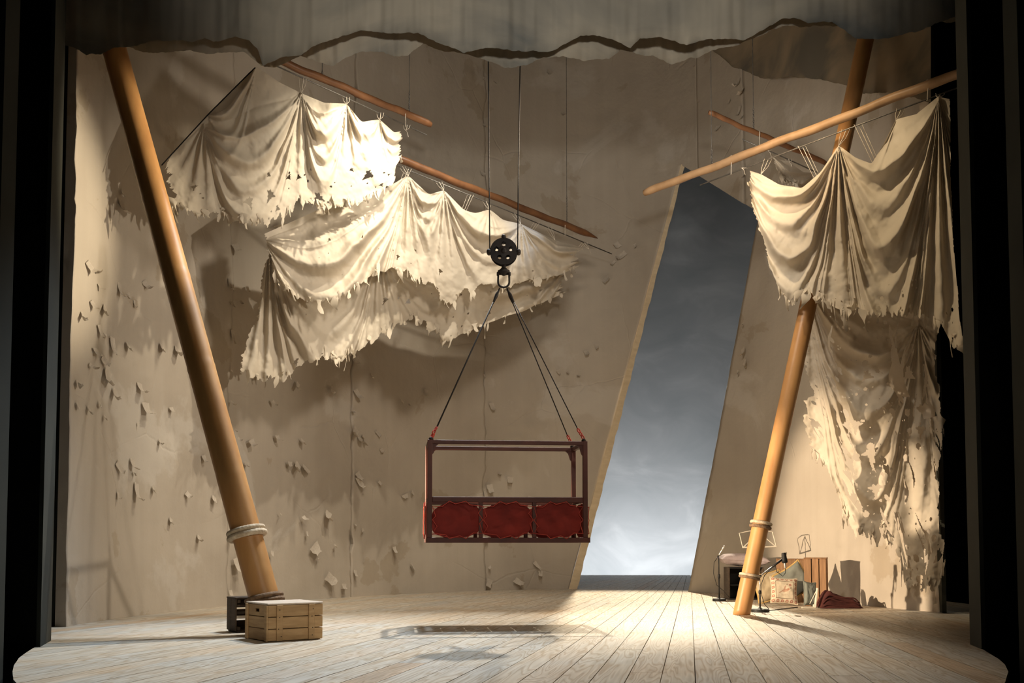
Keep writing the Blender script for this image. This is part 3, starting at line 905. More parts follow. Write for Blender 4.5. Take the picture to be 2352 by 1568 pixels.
def make_sail(label, sail, seed, ties, rod, **kw):
    Q, nrm = sail
    keep = tatter(Q, seed, **kw)
    e = empty('torn_sail', Q[0, Q.shape[1] // 2], label, 'sail', 'tattered sails')
    MB().grid(Q, keep).obj('cloth', MAT['sail'], e, smooth=True)
    RA, RB = rod
    nu = Q.shape[1]
    # frayed shreds dangling from the hem
    rg = np.random.default_rng(seed + 77); mb = MB()
    for c in rg.integers(3, nu - 4, 52):
        rows = np.nonzero(keep[:, c])[0]
        if len(rows) < 8: continue
        j = rows[-1] - (rg.integers(0, 14) if rg.random() < .35 else 0)
        p = Vector(Q[j, c]); L = rg.uniform(.03, .15) * (1 if rg.random() < .85 else 1.7); w = rg.uniform(.008, .045)
        tx_ = Vector(Q[j, min(c + 1, nu - 1)] - Q[j, c - 1]).normalized(); n_ = Vector(nrm)
        tw = rg.uniform(-2, 2); bend = rg.uniform(-.5, .5); cu = rg.uniform(-.5, .9)
        R_ = np.zeros((7, 3, 3))
        for k in range(7):
            t = k / 6; a = tw * t
            d = tx_ * math.cos(a) + n_ * math.sin(a)
            cen = p + n_ * (.012 + cu * L * .5 * t * t) + tx_ * (bend * L * .5 * t * t) + Vector((0, 0, .02 - L * t))
            ww = w * (1 - .55 * t ** 2) * (1 + .45 * math.sin(6 * t + c))
            for q in range(3): R_[k, q] = cen + d * ww * (q - 1) + n_ * (.006 if q == 1 else 0)
        mb.grid(R_)
    mb.obj('frayed_hem', MAT['sail'], e, smooth=True)['kind'] = 'stuff'
    for q in ties:
        p = Q[0, int(round(q * (nu - 1)))]
        t = np.clip((p[:2] - RA[:2]).dot((RB - RA)[:2]) / ((RB - RA)[:2] ** 2).sum(), 0, 1)
        R_ = RA + (RB - RA) * t
        mb = MB()
        for dx, r in ((.012, .0045), (-.035, .003), (.05, .003)):
            a = Vector(p); b = Vector(R_ + np.array([dx, 0, .006]))
            mb.tube([a, a.lerp(b, .5) + Vector((dx * .3, 0, -.004)), b, b + Vector((0, .012, .008))], r, 5)
        # loose tail
        mb.tube([Vector(p), Vector(p) + Vector((.02, -.02, -.03)), Vector(p) + Vector((.035, -.02, -.09))], .0035, 5)
        mb.obj('tie_cord', MAT['cord'], e, smooth=True)
    return e

# -- upper left
A, B, RA, RB = S1
sail = swag_sail(A, B,
    [(0, 370, 380), (.15, 478, 262), (.30, 588, 152), (.40, 640, 188), (.52, 692, 214), (.62, 745, 236), (.72, 796, 238), (.78, 830, 280), (.86, 872, 274), (.93, 905, 304), (1, 932, 300)],
    [(0, 392, 470), (.12, 440, 505), (.25, 520, 540), (.34, 585, 560), (.45, 640, 540), (.56, 700, 500), (.68, 765, 505), (.80, 830, 480), (.92, 890, 450), (1, 918, 400)],
    380, 240,
    [(468, 286, 692, 214, .30, .16, 1.15), (692, 214, 796, 238, .24, .10, .75), (796, 238, 872, 274, .2, .07, .45), (872, 274, 932, 300, .16, .05, .35), (478, 262, 588, 152, .22, .06, .5)],
    [(692, 214, .07, 5, .55, .9), (796, 238, .06, 5, .7, .7), (872, 274, .04, 4, .6, .4), (468, 290, .06, 4, .5, .8)], 3, billow=.10)
sA = make_sail('upper left tattered cream sail with the brightest patch of light', sail, 3, [.52, .72, .86, 1], (RA, RB), bottom=.20, strips=.16, left=.05, right=.04, holes=46, hole_r=(.006, .04), hole_v=(.55, 1))
mb = MB(); mb.tube([sail[0][0, i] + sail[1] * .012 for i in range(0, int(.30 * 379) + 1, 8)], .007, 6)
mb.obj('hem_line', MAT['darkwire'], sA, smooth=True)
# -- lower left, front layer
A, B, RA, RB = S2
sail = swag_sail(A, B,
    [(0, 600, 540), (.12, 690, 500), (.25, 790, 455), (.38, 880, 436), (.46, 937, 402), (.52, 985, 447), (.57, 1020, 436), (.63, 1065, 482), (.66, 1092, 490), (.70, 1125, 480), (.74, 1155, 505), (.79, 1197, 514), (.9, 1275, 552), (1, 1352, 572)],
    [(0, 632, 640), (.10, 680, 705), (.22, 755, 728), (.32, 815, 690), (.40, 855, 640), (.5, 935, 650), (.58, 990, 690), (.64, 1025, 705), (.72, 1090, 690), (.80, 1160, 680), (.88, 1230, 660), (1, 1335, 615)],
    400, 200,
    [(612, 548, 937, 402, .36, .20, 1.7), (937, 402, 1020, 436, .2, .08, .6), (1020, 436, 1197, 514, .28, .13, .95), (1197, 514, 1352, 572, .2, .09, .5)],
    [(937, 402, .08, 5, .5, 1.2), (1020, 436, .08, 5, .6, 1.2), (1125, 480, .04, 4, .6, .6), (1197, 514, .06, 5, .7, .8), (1340, 572, .04, 4, .7, .4)], 8, off=.08, billow=.12)
make_sail('lower left cream sail swagged from the pointed spar, front layer', sail, 8, [.46, .57, .70, .79, .9, 1], (RA, RB), bottom=.14, strips=.11, left=.02, right=.05, holes=34, hole_r=(.005, .026), hole_v=(.15, 1))
# -- lower left, rear layer
sail = swag_sail(A, B,
    [(0, 628, 520), (.2, 735, 500), (.42, 900, 470), (.6, 1050, 520), (.8, 1200, 560), (1, 1312, 590)],
    [(0, 530, 880), (.08, 580, 895), (.14, 625, 900), (.22, 690, 880), (.28, 745, 872), (.38, 805, 835), (.52, 905, 770), (.58, 950, 765), (.66, 1010, 795), (.76, 1100, 770), (.88, 1210, 725), (1, 1308, 675)],
    380, 260,
    [(612, 560, 870, 560, .36, .16, 1.7), (870, 600, 1310, 600, .30, .14, 1.1)],
    [(620, 560, .10, 5, .35, 2.2), (870, 560, .07, 5, .5, 1.4), (1310, 590, .05, 4, .6, .6)], 12, off=-.30, billow=.12)
e2 = make_sail('second sail layer hanging lower behind the lower left sail, ragged grey hem', sail, 12, [.42, .6, .8, 1], (RA, RB), bottom=.13, strips=.12, left=.04, right=.05, holes=46, hole_r=(.004, .024), hole_v=(.35, 1))
mb = MB(); mb.tube([sail[0][0, i] for i in range(0, 380, 12)], .006, 6); mb.obj('head_rope', MAT['cord'], e2, smooth=True)
# -- large right sail
A, B, RA, RB = S3
sail = swag_sail(A, B,
    [(0, 1704, 386), (.08, 1748, 400), (.16, 1790, 424), (.25, 1842, 432), (.31, 1885, 395), (.38, 1926, 333), (.46, 1965, 362), (.54, 2002, 376), (.61, 2030, 330), (.68, 2058, 274), (.80, 2105, 262), (.93, 2154, 222), (1, 2184, 228)],
    [(0, 1795, 690), (.10, 1822, 715), (.20, 1862, 690), (.30, 1895, 705), (.42, 1950, 730), (.55, 2015, 742), (.68, 2080, 750), (.80, 2130, 745), (.88, 2165, 765), (.93, 2190, 815), (1, 2216, 810)],
    400, 300,
    [(1706, 388, 1926, 333, .28, .12, 1.5), (1926, 333, 2156, 222, .36, .18, 2.3), (1926, 333, 2058, 274, .18, .06, .4)],
    [(1926, 333, .15, 4, .32, 1.7), (2156, 222, .13, 5, .24, 3.0), (1712, 390, .09, 4, .5, 1.6)], 21, off=.05, billow=.10, mid=-10)
make_sail('large draped sail hanging over the right pole in deep swags', sail, 21, [0, .08, .38, .68, .93], (RA, RB), bottom=.07, strips=.06, left=.04, right=.01, holes=40, hole_r=(.003, .014), hole_v=(.78, 1))
# -- long riddled sheet
A2 = at_y(1830, 700, 12.75); B2 = at_y(2200, 700, 11.55)
sail = swag_sail(A2, B2,
    [(0, 1818, 620), (.2, 1890, 590), (.4, 1960, 580), (.6, 2040, 570), (.8, 2100, 562), (1, 2172, 565)],
    [(0, 1842, 1040), (.10, 1890, 1080), (.18, 1925, 1150), (.26, 1945, 1225), (.36, 1975, 1275), (.5, 2030, 1265), (.60, 2068, 1300), (.68, 2082, 1375), (.80, 2125, 1392), (.90, 2160, 1375), (1, 2178, 1330)],
    240, 420,
    [(1850, 640, 2110, 740, .34, .14, 2.0), (2110, 740, 2215, 700, .28, .07, 1.4)],
    [(2110, 740, .08, 5, .45, 2.4), (1850, 640, .08, 5, .5, 2.2), (2190, 560, .07, 5, .16, 4.5)], 33, billow=.10, crumple=.035)
e3 = make_sail('long hole-riddled tattered sheet hanging to the floor at the right edge', sail, 33, [.4, .8], (S3[2], S3[3]), bottom=.05, strips=.06, left=.09, right=.12, holes=330, hole_r=(.0018, .016), slots=26, hole_v=(.22, .97),
    big=[(.34, .825, .017), (.37, .85, .008), (.60, .855, .018), (.47, .79, .016), (.45, .67, .018), (.52, .69, .012), (.30, .55, .012), (.70, .60, .012)])
mb = MB(); mb.tube([sail[0][0, i] for i in range(0, 240, 8)], .010, 6); mb.obj('head_rope', MAT['cord'], e3, smooth=True)
# -- scrap on the thin spar
A, B, RA, RB = S4
sail = swag_sail(A, B, [(0, 1764, 346), (.3, 1790, 366), (.5, 1812, 372), (.75, 1845, 395), (1, 1872, 398)], [(0, 1790, 405), (.5, 1840, 440), (1, 1885, 445)], 100, 60,
    [(1764, 346, 1870, 398, .14, .06, .4)], [(1764, 346, .04, 4, .5, .5)], 40, billow=.04)
make_sail('small torn scrap of sail on the thin short spar', sail, 40, [0, .5, 1], (RA, RB), bottom=.2, strips=.15, left=.1, right=.1, holes=16, hole_r=(.008, .04), hole_v=(.2, 1))

# ================================================================== HANGING BASKET
def rotz(a): return Matrix.Rotation(a, 3, 'Z')
def frame_fn(c, phi):
    R = rotz(phi); c = Vector(c)
    return (lambda p: c + R @ Vector(p)), R

BW, BD, BH, BT, MIDZ = 1.50, .68, .955, .044, .40
bc = at_y(1163, 1246, 9.75); bc[1] = 10.04
T, R = frame_fn((bc[0] - .02, bc[1], bc[2]), math.radians(6.5))
bk = empty('hanging_basket', T((0, 0, 0)), 'dark red framed basket with laced red canvas sides hanging over the stage', 'basket')
def bar(name, a, b, w, mat, parent, bev=.004):
    a, b = Vector(a), Vector(b); d = b - a; c = (a + b) / 2
    ax = max(range(3), key=lambda i: abs(d[i])); size = [w, w, w]; size[ax] = abs(d[ax])
    if isinstance(w, tuple):
        size = list(w); size[ax] = abs(d[ax])
    mb = MB().bbox(T(c), size, R, bev)
    return mb.obj(name, MAT[mat], parent)
hx, hy = BW / 2 - BT / 2, BD / 2 - BT / 2
for sx in (-1, 1):
    for sy in (-1, 1):
        p = bar('post', (sx * hx, sy * hy, 0), (sx * hx, sy * hy, BH), BT, 'red_frame', bk)
        # corner gusset below the top rail
        x0_, z0_ = sx * (hx - BT / 2), BH - BT * .9
        pr = [(x0_, z0_), (x0_ - sx * .060, z0_), (x0_ - sx * .030, z0_ - .025), (x0_ - sx * .012, z0_ - .085), (x0_, z0_ - .10)]
        mb = MB().add([T((px_, sy * hy + q_, pz_)) for q_ in (-.014, .014) for px_, pz_ in pr],
                      [(0, 1, 2, 3, 4), (9, 8, 7, 6, 5)] + [(i, (i + 1) % 5, 5 + (i + 1) % 5, 5 + i) for i in range(5)])
        mb.obj('gusset', MAT['red_frame'], bk)
for sy in (-1, 1):
    bar('top_rail', (-hx, sy * hy, BH - BT * .5), (hx, sy * hy, BH - BT * .5), (BT, BT * .95, BT * .85), 'red_frame', bk)
    bar('middle_rail', (-hx + BT / 2, sy * hy, MIDZ), (hx - BT / 2, sy * hy, MIDZ), (BT, BT * .95, BT * 1.15), 'red_frame', bk)
    bar('bottom_rail', (-hx - .03, sy * (hy + .004), BT * .55), (hx + .045, sy * (hy + .004), BT * .55), (BT, BT, BT * 1.1), 'red_frame', bk)
    for dx in (-1, 1):
        bar('divider', (dx * BW / 6 - .005, sy * hy, BT), (dx * BW / 6 - .005, sy * hy, MIDZ), BT * .85, 'red_frame', bk)
for sx in (-1, 1):
    bar('end_rail', (sx * hx, -hy, BH - BT * .5), (sx * hx, hy, BH - BT * .5), BT * .9, 'red_frame', bk)
    bar('end_rail', (sx * hx, -hy, MIDZ), (sx * hx, hy, MIDZ), BT * .9, 'red_frame', bk)
    bar('end_rail', (sx * hx, -hy, BT * .55), (sx * hx, hy, BT * .55), BT * .9, 'red_frame', bk)
for k in range(7):
    x = -hx + BT + (k + .5) * (2 * hx - 2 * BT) / 7
    mb = MB().bbox(T((x, 0, BT * .55)), ((2 * hx - 2 * BT) / 7 - .006, 2 * hy - .01, .018), R, .002)
    mb.obj('floor_board', MAT['red_frame'], bk)

def canvas(x0, x1, along, fixed, seed, face):
    """one laced canvas, corners pulled in; along 'x' for long sides, 'y' for the ends"""
    z0, z1 = BT * 1.1, MIDZ - BT * .6
    cx, cz = (x0 + x1) / 2, (z0 + z1) / 2; hw, hh = (x1 - x0) / 2, (z1 - z0) / 2
    n = 33
    P = np.zeros((n, n, 3)); g = np.linspace(-1, 1, n)
    for j, b in enumerate(g):
        for i, a in enumerate(g):
            # square -> rounded, scalloped outline (pulled out where laced)
            rr = max(abs(a), abs(b)); th = math.atan2(b, a)
            sup = (abs(math.cos(th)) ** 2.8 + abs(math.sin(th)) ** 2.8) ** (-1 / 2.8)
            edge = .985 + .015 * math.cos(10 * th)
            x = cx + hw * edge * sup * rr * math.cos(th); z = cz + hh * edge * sup * rr * math.sin(th)
            dep = .020 * (1 - rr ** 2) + .016 * (fbm(a * 2 + seed, b * 2, seed, 3) - .5) + .012 * math.sin(a * 5 + b * 3 + seed) * (1 - rr)
            q = (x, fixed + face * dep, z) if along == 'x' else (fixed + face * dep, x, z)
            P[j, i] = T(q)
    c = MB().grid(P).obj('canvas', MAT['red_cloth'], bk, smooth=True)
    # lacing: zig-zag cord between canvas rim and frame
    pts = []; N = 20
    for k in range(N):
        th = 2 * math.pi * k / N
        sup = (abs(math.cos(th)) ** 2.8 + abs(math.sin(th)) ** 2.8) ** (-1 / 2.8)
        if k % 2: th += .10; f = .90; fx = f * sup * math.cos(th); fz = f * sup * math.sin(th)
        else:
            m = max(abs(math.cos(th)), abs(math.sin(th))); fx = 1.04 * math.cos(th) / m; fz = 1.06 * math.sin(th) / m
        q = (cx + hw * fx, fixed + face * .026, cz + hh * fz) if along == 'x' else (fixed + face * .026, cx + hw * fx, cz + hh * fz)
        pts.append(T(q))
    MB().tube(pts, .0045, 5, closed=True).obj('lacing', MAT['red_cord'], c, smooth=True)
third = (2 * hx - BT) / 3
for sy in (-1, 1):
    for k in range(3):
        x0 = -hx + BT / 2 + k * third + .012; canvas(x0, x0 + third - .024, 'x', sy * hy, 3 * k + sy, sy)
for sx in (-1, 1):
    canvas(-hy + BT / 2, hy - BT / 2, 'y', sx * (hx + .012), 11 + sx, sx)
# slings
sh = Vector(at_y(1156, 655, 9.98))
for sx in (-1, 1):
    for sy in (-1, 1):
        corner = T((sx * (hx - .01), sy * hy, BH))
        MB().lathe([(.022, 0), (.022, .010), (.012, .022), (.006, .026)], 12, corner).obj('eye_plate', MAT['iron'], bk, smooth=True)
        top = sh + Vector((sx * .035, sy * .012, -.03))
        d = (top - corner).normalized()
        c1_ = corner + d * .13
        mb = MB(); chain(mb, corner + Vector((0, 0, .02)), c1_, .042, .006); mb.obj('chain', MAT['red_cord'], bk, smooth=True)
        MB().tube([c1_, c1_.lerp(top, .5), top], .0055, 6).obj('sling_cable', MAT['darkwire'], bk, smooth=True)
        MB().tube([top - d * .16, top - d * .13, top - d * .075, top - d * .04, top], [.006, .011, .016, .009, .006], 10).obj('socket', MAT['iron'], bk, smooth=True)

# ================================================================== PULLEY BLOCK
pc = Vector(at_y(1157, 579, 9.98))
pul = empty('pulley_block', pc, 'black iron pulley block with round holes on two hoist cables', 'pulley')
PR = .131
for sy in (-1, 1):
    nr_, na = 26, 96
    P = np.zeros((nr_, na + 1, 3)); rr = np.linspace(.02, 1, nr_); aa = np.linspace(0, 2 * math.pi, na + 1)
    X = rr[:, None] * np.cos(aa)[None]; Z = rr[:, None] * np.sin(aa)[None]
    P[..., 0] = pc.x + PR * X; P[..., 2] = pc.z + PR * Z; P[..., 1] = pc.y + sy * (.035 + .012 * np.clip(1 - rr * 2.4, 0, 1))[:, None]
    keep = np.ones((nr_ - 1, na), bool)
    xm = (X[:-1, :-1] + X[1:, 1:]) / 2; zm = (Z[:-1, :-1] + Z[1:, 1:]) / 2
    for k in range(5):
        w = math.radians(18 + 72 * k)
        keep &= np.hypot(xm - .55 * math.cos(w), zm - .55 * math.sin(w)) > .165
    o = MB().grid(P, keep).obj('cheek_plate', MAT['iron'], pul)
    sol = o.modifiers.new('thickness', 'SOLIDIFY'); sol.thickness = .014; sol.offset = 0
MX = Matrix.Rotation(math.pi / 2, 3, 'X')
# grooved sheave wheel, spoked so that light shows through
prof = [(.085, -.02), (.112, -.02), (.098, 0), (.112, .02), (.085, .02)]
vs = []; seg = 48
mb = MB()
P = np.zeros((len(prof) + 1, seg + 1, 3))
for j, (r, z) in enumerate(prof + prof[:1]):
    for k in range(seg + 1):
        w = 2 * math.pi * k / seg; P[j, k] = (pc.x + r * math.cos(w), pc.y + z, pc.z + r * math.sin(w))
whl = mb.grid(P).obj('sheave', MAT['iron'], pul, smooth=True)
for k in range(5):
    w = math.radians(54 + 72 * k)
    MB().tube([pc, pc + Vector((.09 * math.cos(w), 0, .09 * math.sin(w)))], .012, 8).obj('spoke', MAT['iron'], whl, smooth=True)
MB().lathe([(.006, -.062), (.026, -.060), (.026, .060), (.006, .062)], 20, pc, MX).obj('axle', MAT['iron'], pul, smooth=True)
for k, w in enumerate((0, math.pi / 2, math.pi)):
    c = pc + Vector((math.cos(w), 0, math.sin(w))) * (PR + .012)
    MB().lathe([(.004, -.052), (.020, -.046), (.023, -.03), (.023, .03), (.020, .046), (.004, .052)], 16, c, MX).obj('spacer_bolt', MAT['iron'], pul, smooth=True)
# neck, crosshead, shackle
zc = pc.z - PR
MB().lathe([(.022, -.012), (.021, .0), (.021, .04)], 16, (pc.x, pc.y, zc - .03)).obj('neck', MAT['iron'], pul, smooth=True)
mb = MB().lathe([(.006, -.075), (.020, -.070), (.030, -.058), (.062, -.045), (.058, -.025), (.040, -.018), (.026, .0)], 20, (pc.x, pc.y, zc - .025))
mb.obj('crosshead', MAT['iron'], pul, smooth=True)
MB().lathe([(.012, -.068), (.020, -.066), (.020, -.045), (.012, -.043), (.012, .043), (.020, .045), (.020, .066), (.012, .068)], 14, (pc.x, pc.y, zc - .082), Matrix.Rotation(math.pi / 2, 3, 'Y')).obj('shackle_pin', MAT['iron'], pul, smooth=True)
pts = [Vector((pc.x - .052, pc.y, zc - .08)), Vector((pc.x - .054, pc.y, zc - .13))]
pts += [Vector((pc.x - .054 * math.cos(w), pc.y, zc - .165 - .048 * math.sin(w))) for w in np.linspace(0, math.pi, 11)]
pts += [Vector((pc.x + .054, pc.y, zc - .13)), Vector((pc.x + .052, pc.y, zc - .08))]
MB().tube(pts, .010, 10).obj('shackle', MAT['iron'], pul, smooth=True)
for sx, px in ((-1, 1121), (1, 1196)):
    top = Vector(at_y(px, 60, 9.98))
    MB().tube([Vector((pc.x + sx * .135, pc.y, pc.z + .03)), Vector((pc.x + sx * .14, pc.y, pc.z + .6)), top], .0065, 6).obj('hoist_cable', MAT['darkwire'], pul, smooth=True)
mb = MB()
mb.tube([pc + Vector((.135 * math.cos(w), 0, .135 * math.sin(w))) for w in np.linspace(.22, -math.pi - .22, 24)], .0065, 6)

# ================================================================== CRATES
def slat_crate(c0, ang, L, D, H, label, mat, n=3, t=.014, batten=True, handle=True, group='wooden crates'):
    """front-left corner c0; local x along the long side, local y to the back"""
    e = empty('wooden_crate', c0, label, 'crate', group)
    Rm = rotz(ang); c0 = Vector(c0)
    W_ = lambda p: c0 + Rm @ Vector(p)
    def bd(name, c, size, bev=.003, parent=e, jit=.0):
        o = MB().bbox(W_(c), size, Rm @ Matrix.Rotation(random.uniform(-jit, jit), 3, 'Z'), bev).obj(name, MAT[mat], parent)
        return o
    sh_ = H / n
    for k in range(n):
        z = .004 + (k + .5) * sh_ * .985
        bd('slat', (L / 2, t / 2, z), (L - .002, t, sh_ - .007)); bd('slat', (L / 2, D - t / 2, z), (L - .002, t, sh_ - .007))
        if handle and k == n - 1:
            for x in (t / 2, L - t / 2):
                # end board with a hand hole: built round the hole
                hz = sh_ - .007; hw = .085; hh = .026; y0, y1 = t + .002, D - t - .002; ym = (y0 + y1) / 2
                P = MB()
                P.bbox(W_((x, (y0 + ym - hw / 2) / 2, z)), (t, ym - hw / 2 - y0, hz), Rm, .002)
                P.bbox(W_((x, (y1 + ym + hw / 2) / 2, z)), (t, y1 - ym - hw / 2, hz), Rm, .002)
                P.bbox(W_((x, ym, z + hz / 4 + hh / 4)), (t, hw, hz / 2 - hh / 2), Rm, .001)
                P.bbox(W_((x, ym, z - hz / 4 - hh / 4)), (t, hw, hz / 2 - hh / 2), Rm, .001)
                P.obj('end_board', MAT[mat], e)
        else:
            bd('end_board', (t / 2, D / 2, z), (t, D - 2 * t - .004, sh_ - .006)); bd('end_board', (L - t / 2, D / 2, z), (t, D - 2 * t - .004, sh_ - .006))
    if batten:
        for x in (L * .20, L * .78):
            bt = bd('batten', (x, -.007, H / 2 + .002), (.052, .014, H - .004))
            for zz in (.04, .10, H - .10, H - .04):
                MB().lathe([(.004, -.002), (.005, .0), (.002, .002)], 8, W_((x + random.uniform(-.012, .012), -.0145, zz)), Rm @ Matrix.Rotation(math.pi / 2, 3, 'X')).obj('nail', MAT['nail'], bt)
        for y in (.02, D - .03):
            bd('batten', (-.007, y, H / 2), (.014, .045, H - .004))
    nb = 4
    for k in range(nb):
        bd('bottom_board', (L / 2, t + (k + .5) * (D - 2 * t) / nb, .008), (L - 2 * t, (D - 2 * t) / nb - .004, .012))
    return e, W_, Rm, bd

cf = on_floor(615, 1474.5); cr_ = on_floor(741, 1467); cl_ = on_floor(573.7, 1465)
ang = math.atan2(cr_[1] - cf[1], cr_[0] - cf[0]); CL = math.hypot(*(cr_ - cf)[:2]); CD = math.hypot(*(cl_ - cf)[:2])
e, W_, Rm, bd = slat_crate((cf[0], cf[1], 0), ang, CL, CD, .292, 'pale pine slatted crate with two battens in front of the left pole foot', 'crate')
lid = bd('lid', (CL / 2, CD / 2, .292 + .007), (CL + .006, CD + .004, .014), .004)
lid.data.materials[0] = simple('top_lit_lid', (.66, .56, .46), (.56, .46, .37), 3, (2, 14, 2), rough=.6)  # light from above put into the lid's paler colour

# dark crate: open front with shelf slats
df = on_floor(540, 1453); DA = math.radians(33)
e = empty('dark_crate', (df[0], df[1], 0), 'dark open-fronted crate half hidden behind the pale crate', 'crate', 'wooden crates')
Rm = rotz(DA); c0 = Vector((df[0], df[1], 0)); W_ = lambda p: c0 + Rm @ Vector(p)
DL, DD, DH, t = .36, .24, .31, .014
def db(name, c, size, mat='crate_dark'): return MB().bbox(W_(c), size, Rm, .003).obj(name, MAT[mat], e)
for x in (t / 2, DL - t / 2):
    for k in range(2): db('end_board', (x, (k + .5) * DD / 2, DH / 2), (t, DD / 2 - .004, DH - .03))
db('top_board', (DL / 2, DD / 2, DH - .008), (DL + .006, DD + .004, .016)); db('bottom_board', (DL / 2, DD / 2, .010), (DL - 2 * t, DD, .016))
for k in range(3): db('back_slat', (DL / 2, DD - t / 2, .05 + k * .10), (DL - 2 * t, t, .085))
db('front_slat', (DL / 2, t / 2, .235), (DL - 2 * t, t, .022)); db('front_slat', (DL / 2, t / 2, .178), (DL - 2 * t, t, .022))
db('front_slat', (DL / 2, t / 2, .138), (DL - 2 * t, t * .8, .024), 'cord')
for x in (t + .02, DL - t - .02):
    for z in (DH - .035, .035): db('corner_block', (x, .02, z), (.03, .03, .03))

# ================================================================== RIGHT HAND CORNER: crates, cushions, stands
def upright_crate(px, y, Yd, ang, L, D, H, label, mat='crate_brown', n=3):
    c = at_y(px, y, Yd); c[2] = 0
    e = empty('upright_crate', c, label, 'crate', 'wooden crates')
    Rm = rotz(ang); c0 = Vector(c); t = .014
    W_ = lambda p: c0 + Rm @ Vector(p)
    def b(name, cc, size): return MB().bbox(W_(cc), size, Rm, .003).obj(name, MAT[mat], e)
    for k in range(n):
        x = (k + .5) * L / n
        b('slat', (x, t / 2, H / 2), (L / n - .008, t, H - .004)); b('slat', (x, D - t / 2, H / 2), (L / n - .008, t, H - .004))
    for k in range(2):
        y_ = t + (k + .5) * (D - 2 * t) / 2
        b('side_board', (t / 2, y_, H / 2), (t, (D - 2 * t) / 2 - .006, H - .004)); b('side_board', (L - t / 2, y_, H / 2), (t, (D - 2 * t) / 2 - .006, H - .004))
    b('top_board', (L / 2, D / 2, H + .007), (L, D, .014)); b('bottom_board', (L / 2, D / 2, .012), (L - 2 * t, D - 2 * t, .014))
    return e
# local x runs from the nearest corner to the back left (slatted, lit face seen), y to the back right
def corner_crate(pxc, pyc, angx, L, D, H, label):
    c = on_floor(pxc, pyc)
    e = empty('upright_crate', (c[0], c[1], 0), label, 'crate', 'wooden crates')
    c0 = Vector((c[0], c[1], 0)); t = .014
    dx = Vector((-math.cos(angx), math.sin(angx), 0)); dy = Vector((math.sin(angx), math.cos(angx), 0))
    Rm = Matrix((dx, dy, Vector((0, 0, 1)))).transposed()
    def b(name, cc, size): return MB().bbox(c0 + Rm @ Vector(cc), size, Rm, .003).obj(name, MAT['crate_brown'], e)
    for k in range(3):
        x = (k + .5) * L / 3
        b('slat', (x, t / 2, H / 2), (L / 3 - .010, t, H - .004)); b('slat', (x, D - t / 2, H / 2), (L / 3 - .010, t, H - .004))
    for k in range(2):
        y_ = t + (k + .5) * (D - 2 * t) / 2
        b('side_board', (t / 2, y_, H / 2), (t, (D - 2 * t) / 2 - .006, H - .004)); b('side_board', (L - t / 2, y_, H / 2), (t, (D - 2 * t) / 2 - .006, H - .004))
    b('top_board', (L / 2, D / 2, H + .007), (L + .004, D + .004, .014)); b('bottom_board', (L / 2, D / 2, .012), (L - 2 * t, D - 2 * t, .014))
    return e
corner_crate(1900, 1392, math.radians(20), .275, .30, .595, 'brown upright crate with vertical slats, rightmost by the wall')
corner_crate(1850, 1384, math.radians(14), .37, .26, .57, 'brown upright crate behind the cushions, left of the rightmost crate')

def cushion(c, ux, uy, w, h, th, label, mat, seed, extra=None, name='cushion'):
    """pillow with centre c, spanned by directions ux, uy"""
    ux = Vector(ux).normalized(); uy = Vector(uy); uy = (uy - ux * uy.dot(ux)).normalized(); n = ux.cross(uy)
    e = empty(name, c, label, 'cushion', 'cushions in the right corner')
    N = 29; g = np.linspace(-1, 1, N); mb = MB()
    for side in (1, -1):
        P = np.zeros((N, N, 3))
        for j, b in enumerate(g):
            for i, a in enumerate(g):
                pin = 1 - .10 * (1 - a * a) * abs(b) ** 2 if True else 1
                pin2 = 1 - .10 * (1 - b * b) * abs(a) ** 2
                f = max(0, (1 - a ** 4) * (1 - b ** 4)) ** .55
                z = side * th / 2 * f * (1 + .25 * (fbm(a * 2 + seed, b * 2, seed, 3) - .5) * 2)
                P[j, i] = Vector(c) + ux * (a * w / 2 * pin2) + uy * (b * h / 2 * pin) + n * z
        mb.grid(P if side > 0 else P[:, ::-1])
    cov = mb.obj('cover', mat, e, smooth=True)
    rim = []
    for (a, b) in [(x, -1) for x in g[:-1]] + [(1, x) for x in g[:-1]] + [(-x, 1) for x in g[:-1]] + [(-1, -x) for x in g[:-1]]:
        pin = 1 - .10 * (1 - a * a) * abs(b) ** 2; pin2 = 1 - .10 * (1 - b * b) * abs(a) ** 2
        rim.append(Vector(c) + ux * (a * w / 2 * pin2) + uy * (b * h / 2 * pin))
    MB().tube(rim, .0075 if extra != 'gold' else .014, 6, closed=True).obj('piping', MAT['gold'] if extra == 'gold' else mat, e, smooth=True)
    return e, n

